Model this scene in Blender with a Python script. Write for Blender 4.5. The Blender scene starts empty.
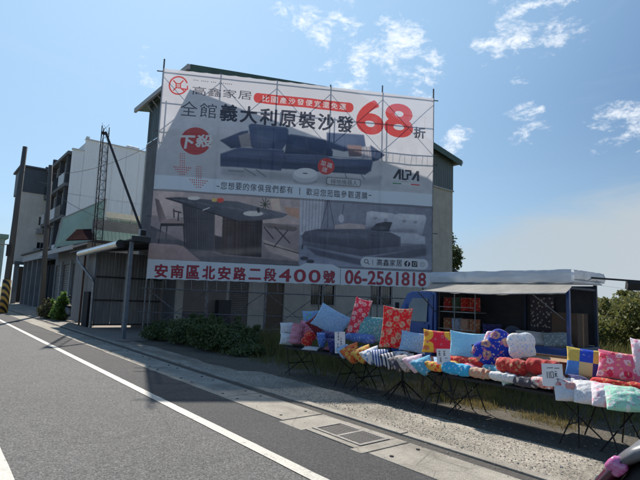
import bpy, math, random
import numpy as np
from mathutils import Vector, Matrix, noise
random.seed(7)
rng = np.random.default_rng(7)
S = bpy.context.scene
COL = S.collection
R = math.radians

# ------------------------------------------------------------------ camera
# world: the road runs along +Y, X grows from the carriageway towards the stalls
YAW, PITCH, ROLL, CAMH, FPX = R(39), R(6.9), R(2.2), 1.6, 481.0
def _rz(v):
    c, s = math.cos(YAW), math.sin(YAW)
    return Vector((c*v[0]+s*v[1], -s*v[0]+c*v[1], v[2]))
CF = _rz((0, math.cos(PITCH), math.sin(PITCH)))
_r0 = _rz((1, 0, 0)); _u0 = _rz((0, -math.sin(PITCH), math.cos(PITCH)))
CR = math.cos(ROLL)*_r0 + math.sin(ROLL)*_u0
CU = math.cos(ROLL)*_u0 - math.sin(ROLL)*_r0
CC = Vector((0, 0, CAMH))
cam = bpy.data.cameras.new('camera'); camo = bpy.data.objects.new('camera', cam); COL.objects.link(camo)
cam.sensor_width = 36; cam.lens = FPX/640*36; cam.clip_start = .05; cam.clip_end = 3000
m = Matrix.Identity(4)
for i in range(3):
    m[i][0] = CR[i]; m[i][1] = CU[i]; m[i][2] = -CF[i]; m[i][3] = CC[i]
camo.matrix_world = m
S.camera = camo

# ------------------------------------------------------------------ sun, sky, exposure
SUN_AZ, SUN_EL = R(18.5), R(42)
sd = Vector((math.sin(SUN_AZ)*math.cos(SUN_EL), math.cos(SUN_AZ)*math.cos(SUN_EL), math.sin(SUN_EL)))
sl = bpy.data.lights.new('sun', 'SUN'); sl.energy = 4.0; sl.angle = R(.55); sl.color = (1, .93, .83)
so = bpy.data.objects.new('sun', sl); COL.objects.link(so)
so.rotation_euler = sd.to_track_quat('Z', 'Y').to_euler()
S.view_settings.view_transform = 'Standard'; S.view_settings.look = 'None'
S.view_settings.gamma = 1; S.view_settings.exposure = 0.86
S.cycles.max_bounces = 8; S.cycles.diffuse_bounces = 4; S.cycles.transparent_max_bounces = 12
S.cycles.sample_clamp_indirect = 6

wd = bpy.data.worlds.new('World'); S.world = wd; wd.use_nodes = True
nt = wd.node_tree; N = nt.nodes; L = nt.links
bg = N['Background']; bg.inputs[1].default_value = 0.085
sky = N.new('ShaderNodeTexSky'); sky.sky_type = 'NISHITA'; sky.sun_disc = False
sky.sun_elevation = SUN_EL; sky.sun_rotation = SUN_AZ; sky.air_density = 1.0; sky.dust_density = 0.4; sky.ozone_density = 1.6
def wmath(op, a, b=None, c=None, clamp=False):
    n = N.new('ShaderNodeMath'); n.operation = op; n.use_clamp = clamp
    for i, x in enumerate((a, b, c)):
        if x is None: continue
        if isinstance(x, (int, float)): n.inputs[i].default_value = x
        else: L.new(x, n.inputs[i])
    return n.outputs[0]
def wramp(x, a, b, smooth=True):
    n = N.new('ShaderNodeMapRange'); n.interpolation_type = 'SMOOTHSTEP' if smooth else 'LINEAR'
    L.new(x, n.inputs[0]); n.inputs[1].default_value = a; n.inputs[2].default_value = b
    n.inputs[3].default_value = 0; n.inputs[4].default_value = 1
    return n.outputs[0]
tc = N.new('ShaderNodeTexCoord'); gd = tc.outputs['Generated']
sx = N.new('ShaderNodeSeparateXYZ'); L.new(gd, sx.inputs[0])
zc = wmath('MAXIMUM', sx.outputs[2], .04)
cx = wmath('DIVIDE', sx.outputs[0], zc); cy = wmath('DIVIDE', sx.outputs[1], zc)
cb = N.new('ShaderNodeCombineXYZ'); L.new(cx, cb.inputs[0]); L.new(cy, cb.inputs[1])
def wnoise(vec, sc, det, rough, dist=0.0):
    n = N.new('ShaderNodeTexNoise'); L.new(vec, n.inputs['Vector']); n.inputs['Scale'].default_value = sc
    n.inputs['Detail'].default_value = det; n.inputs['Roughness'].default_value = rough; n.inputs['Distortion'].default_value = dist
    return n.outputs[0]
cm = N.new('ShaderNodeMapping'); L.new(gd, cm.inputs[0]); cm.inputs['Scale'].default_value = (1, 1, 1.9)
fine = wmath('ADD', wmath('MULTIPLY', wnoise(cm.outputs[0], 15, 12, .66, .25), .75), wmath('MULTIPLY', wnoise(cm.outputs[0], 46, 8, .6, .8), .25))
# scattered fair-weather puffs: a few wide seeds of coverage plus a low-frequency field that fills the rest of the sky
cover = wmath('MULTIPLY', wramp(wnoise(cb.outputs[0], .55, 2, .5), .66, .85), .30)
for (dx, dy, dz, rad, amt) in [(0.564,0.660,0.496,0.06875,0.36),(0.602,0.638,0.481,0.05,0.36),(0.644,0.584,0.495,0.05,0.36),(0.667,0.598,0.444,0.0625,0.36),(0.695,0.576,0.430,0.04375,0.36),(0.578,0.687,0.441,0.05,0.36),(0.622,0.656,0.429,0.05625,0.36),(0.510,0.685,0.521,0.0375,0.36),(0.767,0.417,0.489,0.08125,0.36),(0.758,0.451,0.471,0.05625,0.36),(0.787,0.372,0.492,0.05625,0.36),(0.701,0.541,0.465,0.025,0.36),(0.486,0.686,0.542,0.05,0.36),(0.266,0.860,0.436,0.025,0.36),(0.285,0.882,0.376,0.0275,0.36),(0.836,0.431,0.339,0.035,0.36),(0.901,0.304,0.309,0.04375,0.36),(0.907,0.283,0.311,0.035,0.36),(0.778,0.541,0.320,0.025,0.36),(0.771,0.557,0.309,0.0225,0.36)]:
    v = N.new('ShaderNodeVectorMath'); v.operation = 'DISTANCE'; L.new(gd, v.inputs[0]); v.inputs[1].default_value = (dx, dy, dz)
    k = wmath('MULTIPLY', wramp(v.outputs['Value'], rad*1.75, 0.0), amt*.85)
    cover = wmath('MAXIMUM', cover, k)
puff = wramp(wmath('ADD', wmath('MULTIPLY', wmath('SUBTRACT', fine, .5), 2.3), cover), .17, .62)
puff = wmath('MULTIPLY', puff, wramp(cover, 0.01, .12))
# low bank of thin cloud towards the right-hand horizon
wv = N.new('ShaderNodeMapping'); L.new(gd, wv.inputs[0]); wv.inputs['Scale'].default_value = (2.0, 2.0, 9.0)
streak = wnoise(wv.outputs[0], 1.6, 6, .6, .4)
azr = wramp(wmath('SUBTRACT', sx.outputs[0], wmath('MULTIPLY', sx.outputs[1], .9)), -.15, .75)
top = wmath('ADD', wmath('MULTIPLY', azr, .11), .115)
top = wmath('ADD', top, wmath('MULTIPLY', wmath('SUBTRACT', streak, .5), .16))
band = wmath('MULTIPLY', wramp(wmath('SUBTRACT', top, sx.outputs[2]), -.01, .07), wmath('ADD', wmath('MULTIPLY', azr, .8), .22))
veil = wmath('MULTIPLY', wramp(wnoise(wv.outputs[0], .8, 7, .65, 1.0), .5, .85), .16)
def wmix(fac, a, b):
    n = N.new('ShaderNodeMix'); n.data_type = 'RGBA'
    if isinstance(fac, float): n.inputs[0].default_value = fac
    else: L.new(fac, n.inputs[0])
    for s_, x in ((6, a), (7, b)):
        if isinstance(x, tuple): n.inputs[s_].default_value = x
        else: L.new(x, n.inputs[s_])
    return n.outputs[2]
# even blue of a clear noon sky, paler towards the sun and the horizon
sv = N.new('ShaderNodeVectorMath'); sv.operation = 'DOT_PRODUCT'; L.new(gd, sv.inputs[0]); sv.inputs[1].default_value = tuple(sd)
glow = wramp(sv.outputs['Value'], .45, 1.05); low = wramp(sx.outputs[2], .42, .0)
blue = wmix(low, (.56, 1.22, 2.5, 1), (2.5, 3.8, 5.0, 1))
blue = wmix(wmath('MULTIPLY', glow, .85), blue, (3.3, 5.2, 7.2, 1))
base_sky = wmix(.86, sky.outputs[0], blue)
c1 = wmix(veil, base_sky, (5.2, 5.6, 6.0, 1))
c2 = wmix(band, c1, (3.4, 3.85, 4.2, 1))
c3 = wmix(wmath('MULTIPLY', puff, .78), c2, (7.4, 7.6, 7.8, 1))
L.new(c3, bg.inputs[0])

# ------------------------------------------------------------------ materials
def mat(name, col=(.5, .5, .5), rough=.7, metal=0.0, col2=None, nscale=6.0, nlo=.35, nhi=.65, bump=0.0, bscale=60.0, spec=.5,
        streak=None, detail=6, coat=0.0, emit=None):
    """noise-mixed two-tone principled material with optional bump; coordinates are object space"""
    M = bpy.data.materials.new(name); M.use_nodes = True
    t = M.node_tree; b = t.nodes['Principled BSDF']
    b.inputs['Roughness'].default_value = rough; b.inputs['Metallic'].default_value = metal
    b.inputs['Specular IOR Level'].default_value = spec; b.inputs['Coat Weight'].default_value = coat
    tcn = t.nodes.new('ShaderNodeTexCoord'); vec = tcn.outputs['Object']
    if col2 is None: col2 = tuple(c*.8 for c in col)
    mp = t.nodes.new('ShaderNodeMapping'); t.links.new(vec, mp.inputs[0])
    if streak: mp.inputs['Scale'].default_value = streak
    nz = t.nodes.new('ShaderNodeTexNoise'); t.links.new(mp.outputs[0], nz.inputs[0]); nz.inputs['Scale'].default_value = nscale
    nz.inputs['Detail'].default_value = detail; nz.inputs['Roughness'].default_value = .62
    mr = t.nodes.new('ShaderNodeMapRange'); t.links.new(nz.outputs[0], mr.inputs[0]); mr.inputs[1].default_value = nlo; mr.inputs[2].default_value = nhi
    mx = t.nodes.new('ShaderNodeMix'); mx.data_type = 'RGBA'; t.links.new(mr.outputs[0], mx.inputs[0])
    mx.inputs[6].default_value = (*col, 1); mx.inputs[7].default_value = (*col2, 1)
    t.links.new(mx.outputs[2], b.inputs['Base Color'])
    if bump:
        n2 = t.nodes.new('ShaderNodeTexNoise'); t.links.new(vec, n2.inputs[0]); n2.inputs['Scale'].default_value = bscale; n2.inputs['Detail'].default_value = 5
        bp = t.nodes.new('ShaderNodeBump'); bp.inputs['Strength'].default_value = bump; bp.inputs['Distance'].default_value = .02
        t.links.new(n2.outputs[0], bp.inputs['Height']); t.links.new(bp.outputs[0], b.inputs['Normal'])
    M['mix'] = mx.name
    return M
def add_layer(M, col, scale, lo, hi, amount=1.0, kind='noise', map_scale=None):
    """lay another colour over a mat() material where a noise / voronoi field says so"""
    t = M.node_tree; b = t.nodes['Principled BSDF']
    prev = b.inputs['Base Color'].links[0].from_socket
    tcn = t.nodes.new('ShaderNodeTexCoord'); vec = tcn.outputs['Object']
    if map_scale:
        mp = t.nodes.new('ShaderNodeMapping'); t.links.new(vec, mp.inputs[0]); mp.inputs['Scale'].default_value = map_scale; vec = mp.outputs[0]
    if kind == 'noise':
        n = t.nodes.new('ShaderNodeTexNoise'); n.inputs['Detail'].default_value = 8; n.inputs['Roughness'].default_value = .65; out = n.outputs[0]
    elif kind == 'cells':
        n = t.nodes.new('ShaderNodeTexVoronoi'); out = n.outputs['Distance']
    elif kind == 'crack':
        n = t.nodes.new('ShaderNodeTexVoronoi'); n.feature = 'DISTANCE_TO_EDGE'; out = n.outputs['Distance']
    n.inputs['Scale'].default_value = scale; t.links.new(vec, n.inputs['Vector'])
    mr = t.nodes.new('ShaderNodeMapRange'); t.links.new(out, mr.inputs[0]); mr.inputs[1].default_value = lo; mr.inputs[2].default_value = hi
    mr.inputs[3].default_value = 0; mr.inputs[4].default_value = amount
    mx = t.nodes.new('ShaderNodeMix'); mx.data_type = 'RGBA'; t.links.new(mr.outputs[0], mx.inputs[0])
    t.links.new(prev, mx.inputs[6]); mx.inputs[7].default_value = (*col, 1)
    t.links.new(mx.outputs[2], b.inputs['Base Color'])
    return M
def thin(M, amount=.4):
    """let light through a thin cloth or leaf"""
    t = M.node_tree; b = t.nodes['Principled BSDF']; out = t.nodes['Material Output']
    tr = t.nodes.new('ShaderNodeBsdfTranslucent'); mx = t.nodes.new('ShaderNodeMixShader'); mx.inputs[0].default_value = amount
    t.links.new(b.inputs['Base Color'].links[0].from_socket, tr.inputs[0])
    t.links.new(b.outputs[0], mx.inputs[1]); t.links.new(tr.outputs[0], mx.inputs[2]); t.links.new(mx.outputs[0], out.inputs[0])
    return M

def cells(M, scale, dark, light, amount=.8, sizes=None):
    """aggregate: every voronoi cell gets its own brightness between dark and light"""
    t = M.node_tree; b = t.nodes['Principled BSDF']; prev = b.inputs['Base Color'].links[0].from_socket
    tcn = t.nodes.new('ShaderNodeTexCoord'); n = t.nodes.new('ShaderNodeTexVoronoi'); n.inputs['Scale'].default_value = scale; t.links.new(tcn.outputs['Object'], n.inputs['Vector'])
    s_ = t.nodes.new('ShaderNodeSeparateXYZ'); t.links.new(n.outputs['Color'], s_.inputs[0])
    rp = t.nodes.new('ShaderNodeValToRGB'); rp.color_ramp.elements[0].color = (*dark, 1); rp.color_ramp.elements[1].color = (*light, 1)
    rp.color_ramp.elements[0].position = .1; rp.color_ramp.elements[1].position = .95; e = rp.color_ramp.elements.new(.6); e.color = (*[(a+b_)/2*.85 for a, b_ in zip(dark, light)], 1)
    t.links.new(s_.outputs[0], rp.inputs[0]); mx = t.nodes.new('ShaderNodeMix'); mx.data_type = 'RGBA'; mx.inputs[0].default_value = amount
    t.links.new(prev, mx.inputs[6]); t.links.new(rp.outputs[0], mx.inputs[7]); t.links.new(mx.outputs[2], b.inputs['Base Color'])
    return M

# ------------------------------------------------------------------ mesh builder
class MB:
    def __init__(s): s.v = []; s.f = []
    def add(s, vs, fs):
        o = len(s.v); s.v += [tuple(v) for v in vs]; s.f += [tuple(i+o for i in f) for f in fs]; return s
    def box(s, x0, x1, y0, y1, z0, z1):
        return s.add([(x0,y0,z0),(x1,y0,z0),(x1,y1,z0),(x0,y1,z0),(x0,y0,z1),(x1,y0,z1),(x1,y1,z1),(x0,y1,z1)],
                     [(3,2,1,0),(4,5,6,7),(0,1,5,4),(1,2,6,5),(2,3,7,6),(3,0,4,7)])
    def bar(s, p, q, w, d=None, up=(0, 0, 1)):
        """square bar from p to q"""
        d = d or w; p = Vector(p); q = Vector(q); t = (q-p).normalized(); up = Vector(up)
        if abs(t.dot(up)) > .95: up = Vector((0, 1, 0)) if abs(t.y) < .9 else Vector((1, 0, 0))
        a = t.cross(up).normalized(); b = a.cross(t)
        vs = [e + a*(sx_*w/2) + b*(sy_*d/2) for e in (p, q) for sx_, sy_ in ((-1,-1),(1,-1),(1,1),(-1,1))]
        return s.add(vs, [(3,2,1,0),(4,5,6,7),(0,1,5,4),(1,2,6,5),(2,3,7,6),(3,0,4,7)])
    def tube(s, pts, r, n=8, cap=True):
        pts = [Vector(p) for p in pts]; rs = r if isinstance(r, (list, tuple)) else [r]*len(pts)
        o = len(s.v); prev = None
        for i, p in enumerate(pts):
            t = (pts[min(i+1, len(pts)-1)]-pts[max(i-1, 0)]).normalized()
            if prev is None:
                a = t.cross(Vector((0, 0, 1))) if abs(t.z) < .95 else t.cross(Vector((1, 0, 0)))
            else: a = prev - t*prev.dot(t)
            a.normalize(); prev = a; b = t.cross(a)
            for k in range(n):
                an = 2*math.pi*k/n; s.v.append(tuple(p + a*(math.cos(an)*rs[i]) + b*(math.sin(an)*rs[i])))
        for i in range(len(pts)-1):
            for k in range(n):
                s.f.append((o+i*n+k, o+i*n+(k+1) % n, o+(i+1)*n+(k+1) % n, o+(i+1)*n+k))
        if cap:
            s.f.append(tuple(o+k for k in range(n))[::-1]); e = o+(len(pts)-1)*n; s.f.append(tuple(e+k for k in range(n)))
        return s
    def prism(s, poly, axis, a, b):
        """polygon given in the two other axes, pushed from a to b along axis"""
        def mk(p, c): return (c, p[0], p[1]) if axis == 0 else (p[0], c, p[1]) if axis == 1 else (p[0], p[1], c)
        n = len(poly); vs = [mk(p, a) for p in poly] + [mk(p, b) for p in poly]
        return s.add(vs, [tuple(range(n))[::-1], tuple(range(n, 2*n))] + [(i, (i+1) % n, n+(i+1) % n, n+i) for i in range(n)])
    def sheet(s, p, e1, e2, n, amp, nrm, th=.004):
        """corrugated sheet: from p, ribs repeat along e1 (n ribs), extends along e2"""
        p, e1, e2, nrm = map(Vector, (p, e1, e2, nrm)); vs = []; fs = []
        prof = [(0, 0), (.3, 0), (.42, 1), (.58, 1), (.7, 0)]
        pts = [((i+a)/n, h_) for i in range(n) for a, h_ in prof] + [(1, 0)]
        for a, h_ in pts:
            for c in (0, 1):
                q = p + e1*a + e2*c + nrm*(amp*h_); vs.append(tuple(q))
        fs = [(2*i, 2*i+1, 2*i+3, 2*i+2) for i in range(len(pts)-1)]
        return s.add(vs, fs)
    def lathe(s, c, prof, n=16, axis='z'):
        o = len(s.v); c = Vector(c)
        for r_, z_ in prof:
            for k in range(n):
                an = 2*math.pi*k/n; a, b = r_*math.cos(an), r_*math.sin(an)
                s.v.append(tuple(c + (Vector((a, b, z_)) if axis == 'z' else Vector((z_, a, b)) if axis == 'x' else Vector((a, z_, b)))))
        for i in range(len(prof)-1):
            for k in range(n): s.f.append((o+i*n+k, o+i*n+(k+1) % n, o+(i+1)*n+(k+1) % n, o+(i+1)*n+k))
        s.f.append(tuple(o+k for k in range(n))[::-1]); e = o+(len(prof)-1)*n; s.f.append(tuple(e+k for k in range(n)))
        return s
WL = {}
def wloc(o): return WL.get(o.name, Vector((0, 0, 0)))
def props(o, label=None, cat=None, group=None, kind=None):
    if label: o['label'] = label
    if cat: o['category'] = cat
    if group: o['group'] = group
    if kind: o['kind'] = kind
    return o
def obj(name, mb, material, parent=None, loc=None, smooth=False, label=None, cat=None, group=None, kind=None, local=False, bevel=0):
    """one mesh object; builder coordinates are world ones unless local=True"""
    me = bpy.data.meshes.new(name)
    org = wloc(parent) if parent else Vector(loc or (0, 0, 0))
    vs = mb.v
    if not local and org.length > 0: vs = [(x-org.x, y-org.y, z-org.z) for x, y, z in vs]
    me.from_pydata(vs, [], mb.f)
    if smooth:
        me.polygons.foreach_set('use_smooth', [True]*len(me.polygons))
    me.materials.append(material); me.update()
    o = bpy.data.objects.new(name, me); COL.objects.link(o)
    if parent: o.parent = parent; WL[o.name] = org.copy()
    else: o.location = org; WL[o.name] = org.copy()
    if bevel:
        bm_ = o.modifiers.new('bevel', 'BEVEL'); bm_.width = bevel; bm_.segments = 2; bm_.limit_method = 'ANGLE'
    return props(o, label, cat, group, kind)
def thing(name, loc=(0, 0, 0), label=None, cat=None, group=None, kind=None, rot=0):
    o = bpy.data.objects.new(name, None); COL.objects.link(o); o.location = loc; o.rotation_euler = (0, 0, rot)
    WL[o.name] = Vector(loc)
    return props(o, label, cat, group, kind)
def share(src, name, loc, parent, rot=None, scale=None):
    """another object with the same mesh; loc is relative to the parent"""
    o = bpy.data.objects.new(name, src.data); COL.objects.link(o); o.parent = parent; o.location = loc
    if rot: o.rotation_euler = rot
    if scale: o.scale = scale
    return o
def copy_tree(o, parent=None):
    c = o.copy(); COL.objects.link(c)
    if parent: c.parent = parent
    for ch in list(o.children): copy_tree(ch, c)
    return c
def ray(px, py): return CF + CR*((px-320)/FPX) + CU*((240-py)/FPX)
def onX(px, py, x): d = ray(px, py); return CC + d*(x/d.x)
def onY(px, py, y): d = ray(px, py); return CC + d*(y/d.y)
def onZ(px, py, z): d = ray(px, py); return CC + d*((z-CAMH)/d.z)

# ================================================================== ground and road
m_soil = mat('lot_gravel', (.36, .32, .255), .95, col2=(.17, .15, .115), nscale=1.3, bump=.55, bscale=38)
cells(m_soil, 55, (.10, .09, .075), (.58, .53, .45), .5)
add_layer(m_soil, (.12, .105, .08), 1.1, .47, .64, .75, map_scale=(1, .4, 1)); add_layer(m_soil, (.10, .09, .07), 9, .58, .7, .5)
m_asph = mat('asphalt', (.122, .119, .116), .9, col2=(.090, .088, .086), nscale=.7, bump=.5, bscale=120, spec=.3)
cells(m_asph, 88, (.035, .034, .034), (.25, .245, .235), .6)
add_layer(m_asph, (.30, .29, .275), 120, .62, .74, .6)
add_layer(m_asph, (.03, .03, .033), 80, .60, .72, .7)
add_layer(m_asph, (.10, .098, .095), .55, .52, .66, .35, map_scale=(1, .2, 1))
m_conc = mat('gutter_concrete', (.34, .31, .255), .92, col2=(.22, .20, .165), nscale=2.2, bump=.35, bscale=70)
add_layer(m_conc, (.05, .045, .04), 1.5, .012, .0, .8, kind='crack')
cells(m_conc, 110, (.18, .165, .14), (.5, .46, .40), .35)
add_layer(m_conc, (.12, .105, .085), 1.7, .46, .68, .75, map_scale=(1, .5, 1))
add_layer(m_conc, (.09, .08, .07), 9, .60, .72, .6)
add_layer(m_conc, (.42, .39, .33), 40, .58, .7, .4)
m_dirt = mat('joint_dirt', (.085, .078, .068), 1, col2=(.05, .045, .04), nscale=12, bump=.5)
m_dark = mat('dark_void', (.012, .012, .013), .9)
m_steel = mat('galvanised_steel', (.33, .34, .35), .45, .7, col2=(.2, .2, .21), nscale=9)
m_grate = mat('grate_steel', (.23, .22, .205), .65, .2, col2=(.14, .125, .11), nscale=14)

g = MB()
xs = [-700, -60, 3.88, 4.32, 60, 900]; ys = [-500, -40, 3.97, 4.75, 80, 1500]
for i in range(5):
    for j in range(5):
        if i == 2 and j == 2: continue
        g.add([(xs[i], ys[j], 0), (xs[i+1], ys[j], 0), (xs[i+1], ys[j+1], 0), (xs[i], ys[j+1], 0)], [(0, 1, 2, 3)])
obj('ground', g, m_soil, kind='structure', label='grey gravel and packed earth of the roadside lot')

rd = MB(); edge = []
y = -40.0
while y < 260:
    edge.append((3.765 + .03*noise.noise(Vector((y*1.3, 3, 0))) + .015*noise.noise(Vector((y*6, 9, 0))), y)); y += .22 if -2 < y < 20 else 1.5
for (a, b) in zip(edge, edge[1:]):
    rd.add([(-9, a[1], .004), (a[0], a[1], .004), (b[0], b[1], .004), (-9, b[1], .004)], [(0, 1, 2, 3)])
add_layer(m_asph, (.055, .052, .05), .35, .56, .66, .35, map_scale=(1, .12, 1)); add_layer(m_asph, (.045, .043, .042), 1.1, .66, .72, .5); add_layer(m_asph, (.03, .03, .03), .31, .004, .0, .4, kind='crack'); add_layer(m_asph, (.19, .185, .175), 2.2, .60, .75, .3, map_scale=(1, .1, 1))
obj('road', rd, m_asph, kind='structure', label='dark asphalt carriageway with worn edge')
# the shoulder beyond the edge line was resurfaced later and is darker
m_asph2 = mat('shoulder_asphalt', (.058, .058, .062), .9, col2=(.04, .04, .044), nscale=.8, bump=.5, bscale=120, spec=.3)
cells(m_asph2, 88, (.02, .02, .021), (.12, .118, .115), .5); add_layer(m_asph2, (.16, .155, .145), 120, .62, .74, .5); add_layer(m_asph2, (.14, .13, .115), 1.3, .6, .75, .5, map_scale=(1, .25, 1))
sh = MB()
for (a, b) in zip(edge, edge[1:]):
    w0 = 2.93+.012*noise.noise(Vector((a[1]*2, 7, 0))); w1 = 2.93+.012*noise.noise(Vector((b[1]*2, 7, 0)))
    sh.add([(w0, a[1], .0075), (a[0]-.004, a[1], .0075), (b[0]-.004, b[1], .0075), (w1, b[1], .0075)], [(0, 1, 2, 3)])
obj('road_shoulder', sh, m_asph2, kind='structure', label='darker asphalt strip between the edge line and the gutter')
# earth sheet under the stalls; shade beneath the tables is put into its colour
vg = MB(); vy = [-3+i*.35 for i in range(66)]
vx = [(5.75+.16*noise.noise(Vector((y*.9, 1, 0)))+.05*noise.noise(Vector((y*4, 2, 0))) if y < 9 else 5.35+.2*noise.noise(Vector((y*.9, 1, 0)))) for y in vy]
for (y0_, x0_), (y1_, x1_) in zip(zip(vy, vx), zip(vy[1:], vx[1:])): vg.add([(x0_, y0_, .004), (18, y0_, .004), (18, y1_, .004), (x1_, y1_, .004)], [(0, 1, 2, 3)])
m_verge = mat('shade_dark_earth', (.082, .07, .052), 1, col2=(.048, .041, .031), nscale=2.2, bump=.7, bscale=30)
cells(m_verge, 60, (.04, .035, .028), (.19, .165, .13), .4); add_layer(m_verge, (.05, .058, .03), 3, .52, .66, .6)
obj('verge', vg, m_verge, kind='structure', label='packed earth coloured dark for the shade under the tables and truck')

def paint(name, c):
    M = mat(name, c, .7, col2=tuple(x*.86 for x in c), nscale=9)
    add_layer(M, (.20, .19, .18), 70, .55, .68, .75); cells(M, 88, (.3, .29, .26), (.72, .69, .6), .35); add_layer(M, (.15, .145, .14), 9, .60, .66, .75); add_layer(M, (.13, .125, .12), 1.2, .64, .70, .6); add_layer(M, (.3, .29, .27), 3.2, .55, .8, .5)
    return M
m_line = paint('road_paint', (.46, .44, .385))
for x0, x1, lb in ((2.81, 2.945, 'white edge line between the lane and the shoulder'), (.60, .745, 'white lane line at the lower left of the carriageway')):
    k = MB(); y = -40.0; pts = []
    while y < 250:
        pts.append((x0+.006*noise.noise(Vector((y*4, x0, 0))), x1+.006*noise.noise(Vector((y*4, x1, 5))), y)); y += .2 if -2 < y < 16 else 2
    for a, b in zip(pts, pts[1:]): k.add([(a[0], a[2], .011), (a[1], a[2], .011), (b[1], b[2], .011), (b[0], b[2], .011)], [(0, 1, 2, 3)])
    obj('lane_line', k, m_line, kind='structure', label=lb)

# concrete gutter: slabs laid end to end, a dirt-filled joint, a narrow kerb
gut = thing('gutter', (4.1, 8, 0), 'concrete drain cover slabs along the asphalt edge', kind='structure')
obj('joint_strip', MB().box(4.44, 4.72, -30, 60, -.02, .006), m_dirt, gut)
slabs = [(3.75, 3.93), (4.79, 5.27)]
y = 5.29
while y < 48: slabs.append((y, y+1.62)); y += 1.645
y = 3.73
while y > -6: slabs.append((y-1.62, y)); y -= 1.645
for i, (a, b) in enumerate(slabs):
    dz = random.uniform(-.004, .004); k = MB().box(3.70 if i < 2 else 3.772+random.uniform(0, .012), 4.445, a, b, -.05, .014+dz)
    sl_ = obj('concrete_slab', k, m_conc, gut, bevel=.006)
    if i >= 2 and a < 16:
        for hx in (3.9, 4.32):
            for hy in (a+.22, b-.22):
                q = MB().lathe((hx, hy, 0), [(.023, .0), (.022, .0200)], 10); obj('lifting_hole', q, m_dark, sl_)
obj('concrete_slab', MB().box(3.772, 3.862, 3.93, 4.79, -.05, .014), m_conc, gut, bevel=.005)
obj('concrete_slab', MB().box(4.338, 4.445, 3.93, 4.79, -.05, .014), m_conc, gut, bevel=.005)
y = -6.0
while y < 45:
    k = MB().box(4.60+random.uniform(-.006, .006), 4.735, y, y+1.98, -.04, .03+random.uniform(-.006, .004)); obj('kerb_stone', k, m_conc, gut, bevel=.008); y += 2.0

dg = thing('drain_grate', (4.1, 4.36, 0), 'rectangular steel drain grate with two rows of bars set in the concrete gutter', 'drain grate')
k = MB()
for b_ in ((3.865, 4.335, 3.935, 3.975), (3.865, 4.335, 4.745, 4.785), (3.865, 3.905, 3.975, 4.745), (4.295, 4.335, 3.975, 4.745), (3.905, 4.295, 4.335, 4.385)):
    k.box(b_[0], b_[1], b_[2], b_[3], -.03, .022)
obj('frame', k, m_grate, dg)
bar = None
for i in range(20):
    yy = 3.995 + (i % 10)*.0355 + (0 if i < 10 else .395)
    if bar is None: bar = obj('bar', MB().box(-.195, .195, -.0065, .0065, -.010, 0), m_grate, dg, local=True); bar.location = (4.10-4.1, yy-4.36, .019)
    else: share(bar, 'bar', (0, yy-4.36, .019), dg)
obj('pit', MB().add([(3.88,3.97,-.5),(4.32,3.97,-.5),(4.32,4.75,-.5),(3.88,4.75,-.5),(3.88,3.97,0),(4.32,3.97,0),(4.32,4.75,0),(3.88,4.75,0)],
    [(0,1,2,3),(0,4,5,1),(1,5,6,2),(2,6,7,3),(3,7,4,0)]), m_dark, dg)

m_field = mat('rough_field', (.10, .105, .04), 1, col2=(.17, .14, .07), nscale=.25, bump=.5, bscale=6)
add_layer(m_field, (.05, .07, .025), 1.2, .5, .65, .6)
fd = MB().add([(18, -300, .004), (850, -300, .004), (850, 1400, .004), (18, 1400, .004)], [(0, 1, 2, 3)]); fd.add([(4.75, 62, .004), (17.98, 62, .004), (17.98, 1400, .004), (4.75, 1400, .004)], [(0, 1, 2, 3)])
fd.add([(-400, -300, .004), (-9.3, -300, .004), (-9.3, 1400, .004), (-400, 1400, .004)], [(0, 1, 2, 3)])
obj('field', fd, m_field, kind='structure', label='rough green and brown field reaching to the horizon')
# loose stones on the lot
pv = []; pf = []
base = np.array([(1,0,0),(0,1,0),(-1,0,0),(0,-1,0),(0,0,.7),(0,0,-.4)])
of = [(0,1,4),(1,2,4),(2,3,4),(3,0,4),(1,0,5),(2,1,5),(3,2,5),(0,3,5)]
n = 0
while n < 10000:
    if n < 8200: X_ = 4.75 + abs(random.gauss(0, .9)); Y_ = random.uniform(-.5, 9)
    elif n < 8350: X_ = random.uniform(4.4, 4.75); Y_ = random.uniform(0, 10)
    else: X_ = random.uniform(4.75, 10); Y_ = random.uniform(0, 16)
    s_ = random.choice((.004, .004, .005, .006, .008, .011))*random.uniform(.7, 1.2)
    a = random.uniform(0, 6.3); ca, sa = math.cos(a), math.sin(a); q = base*np.array([s_*random.uniform(.8, 1.5), s_*random.uniform(.6, 1.1), s_])
    q = q + rng.normal(0, s_*.12, q.shape)
    zz = .012 if X_ < 4.75 else 0
    o_ = len(pv)
    for v_ in q: pv.append((X_+ca*v_[0]-sa*v_[1], Y_+sa*v_[0]+ca*v_[1], zz+s_*.25+v_[2]))
    pf += [tuple(i+o_ for i in f_) for f_ in of]; n += 1
k = MB(); k.v = pv; k.f = pf
m_stone = mat('pebbles', (.42, .385, .32), .9, col2=(.22, .20, .18), nscale=23, nlo=.4, nhi=.6)
obj('gravel', k, m_stone, kind='stuff', label='loose grey stones scattered over the lot')

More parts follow.
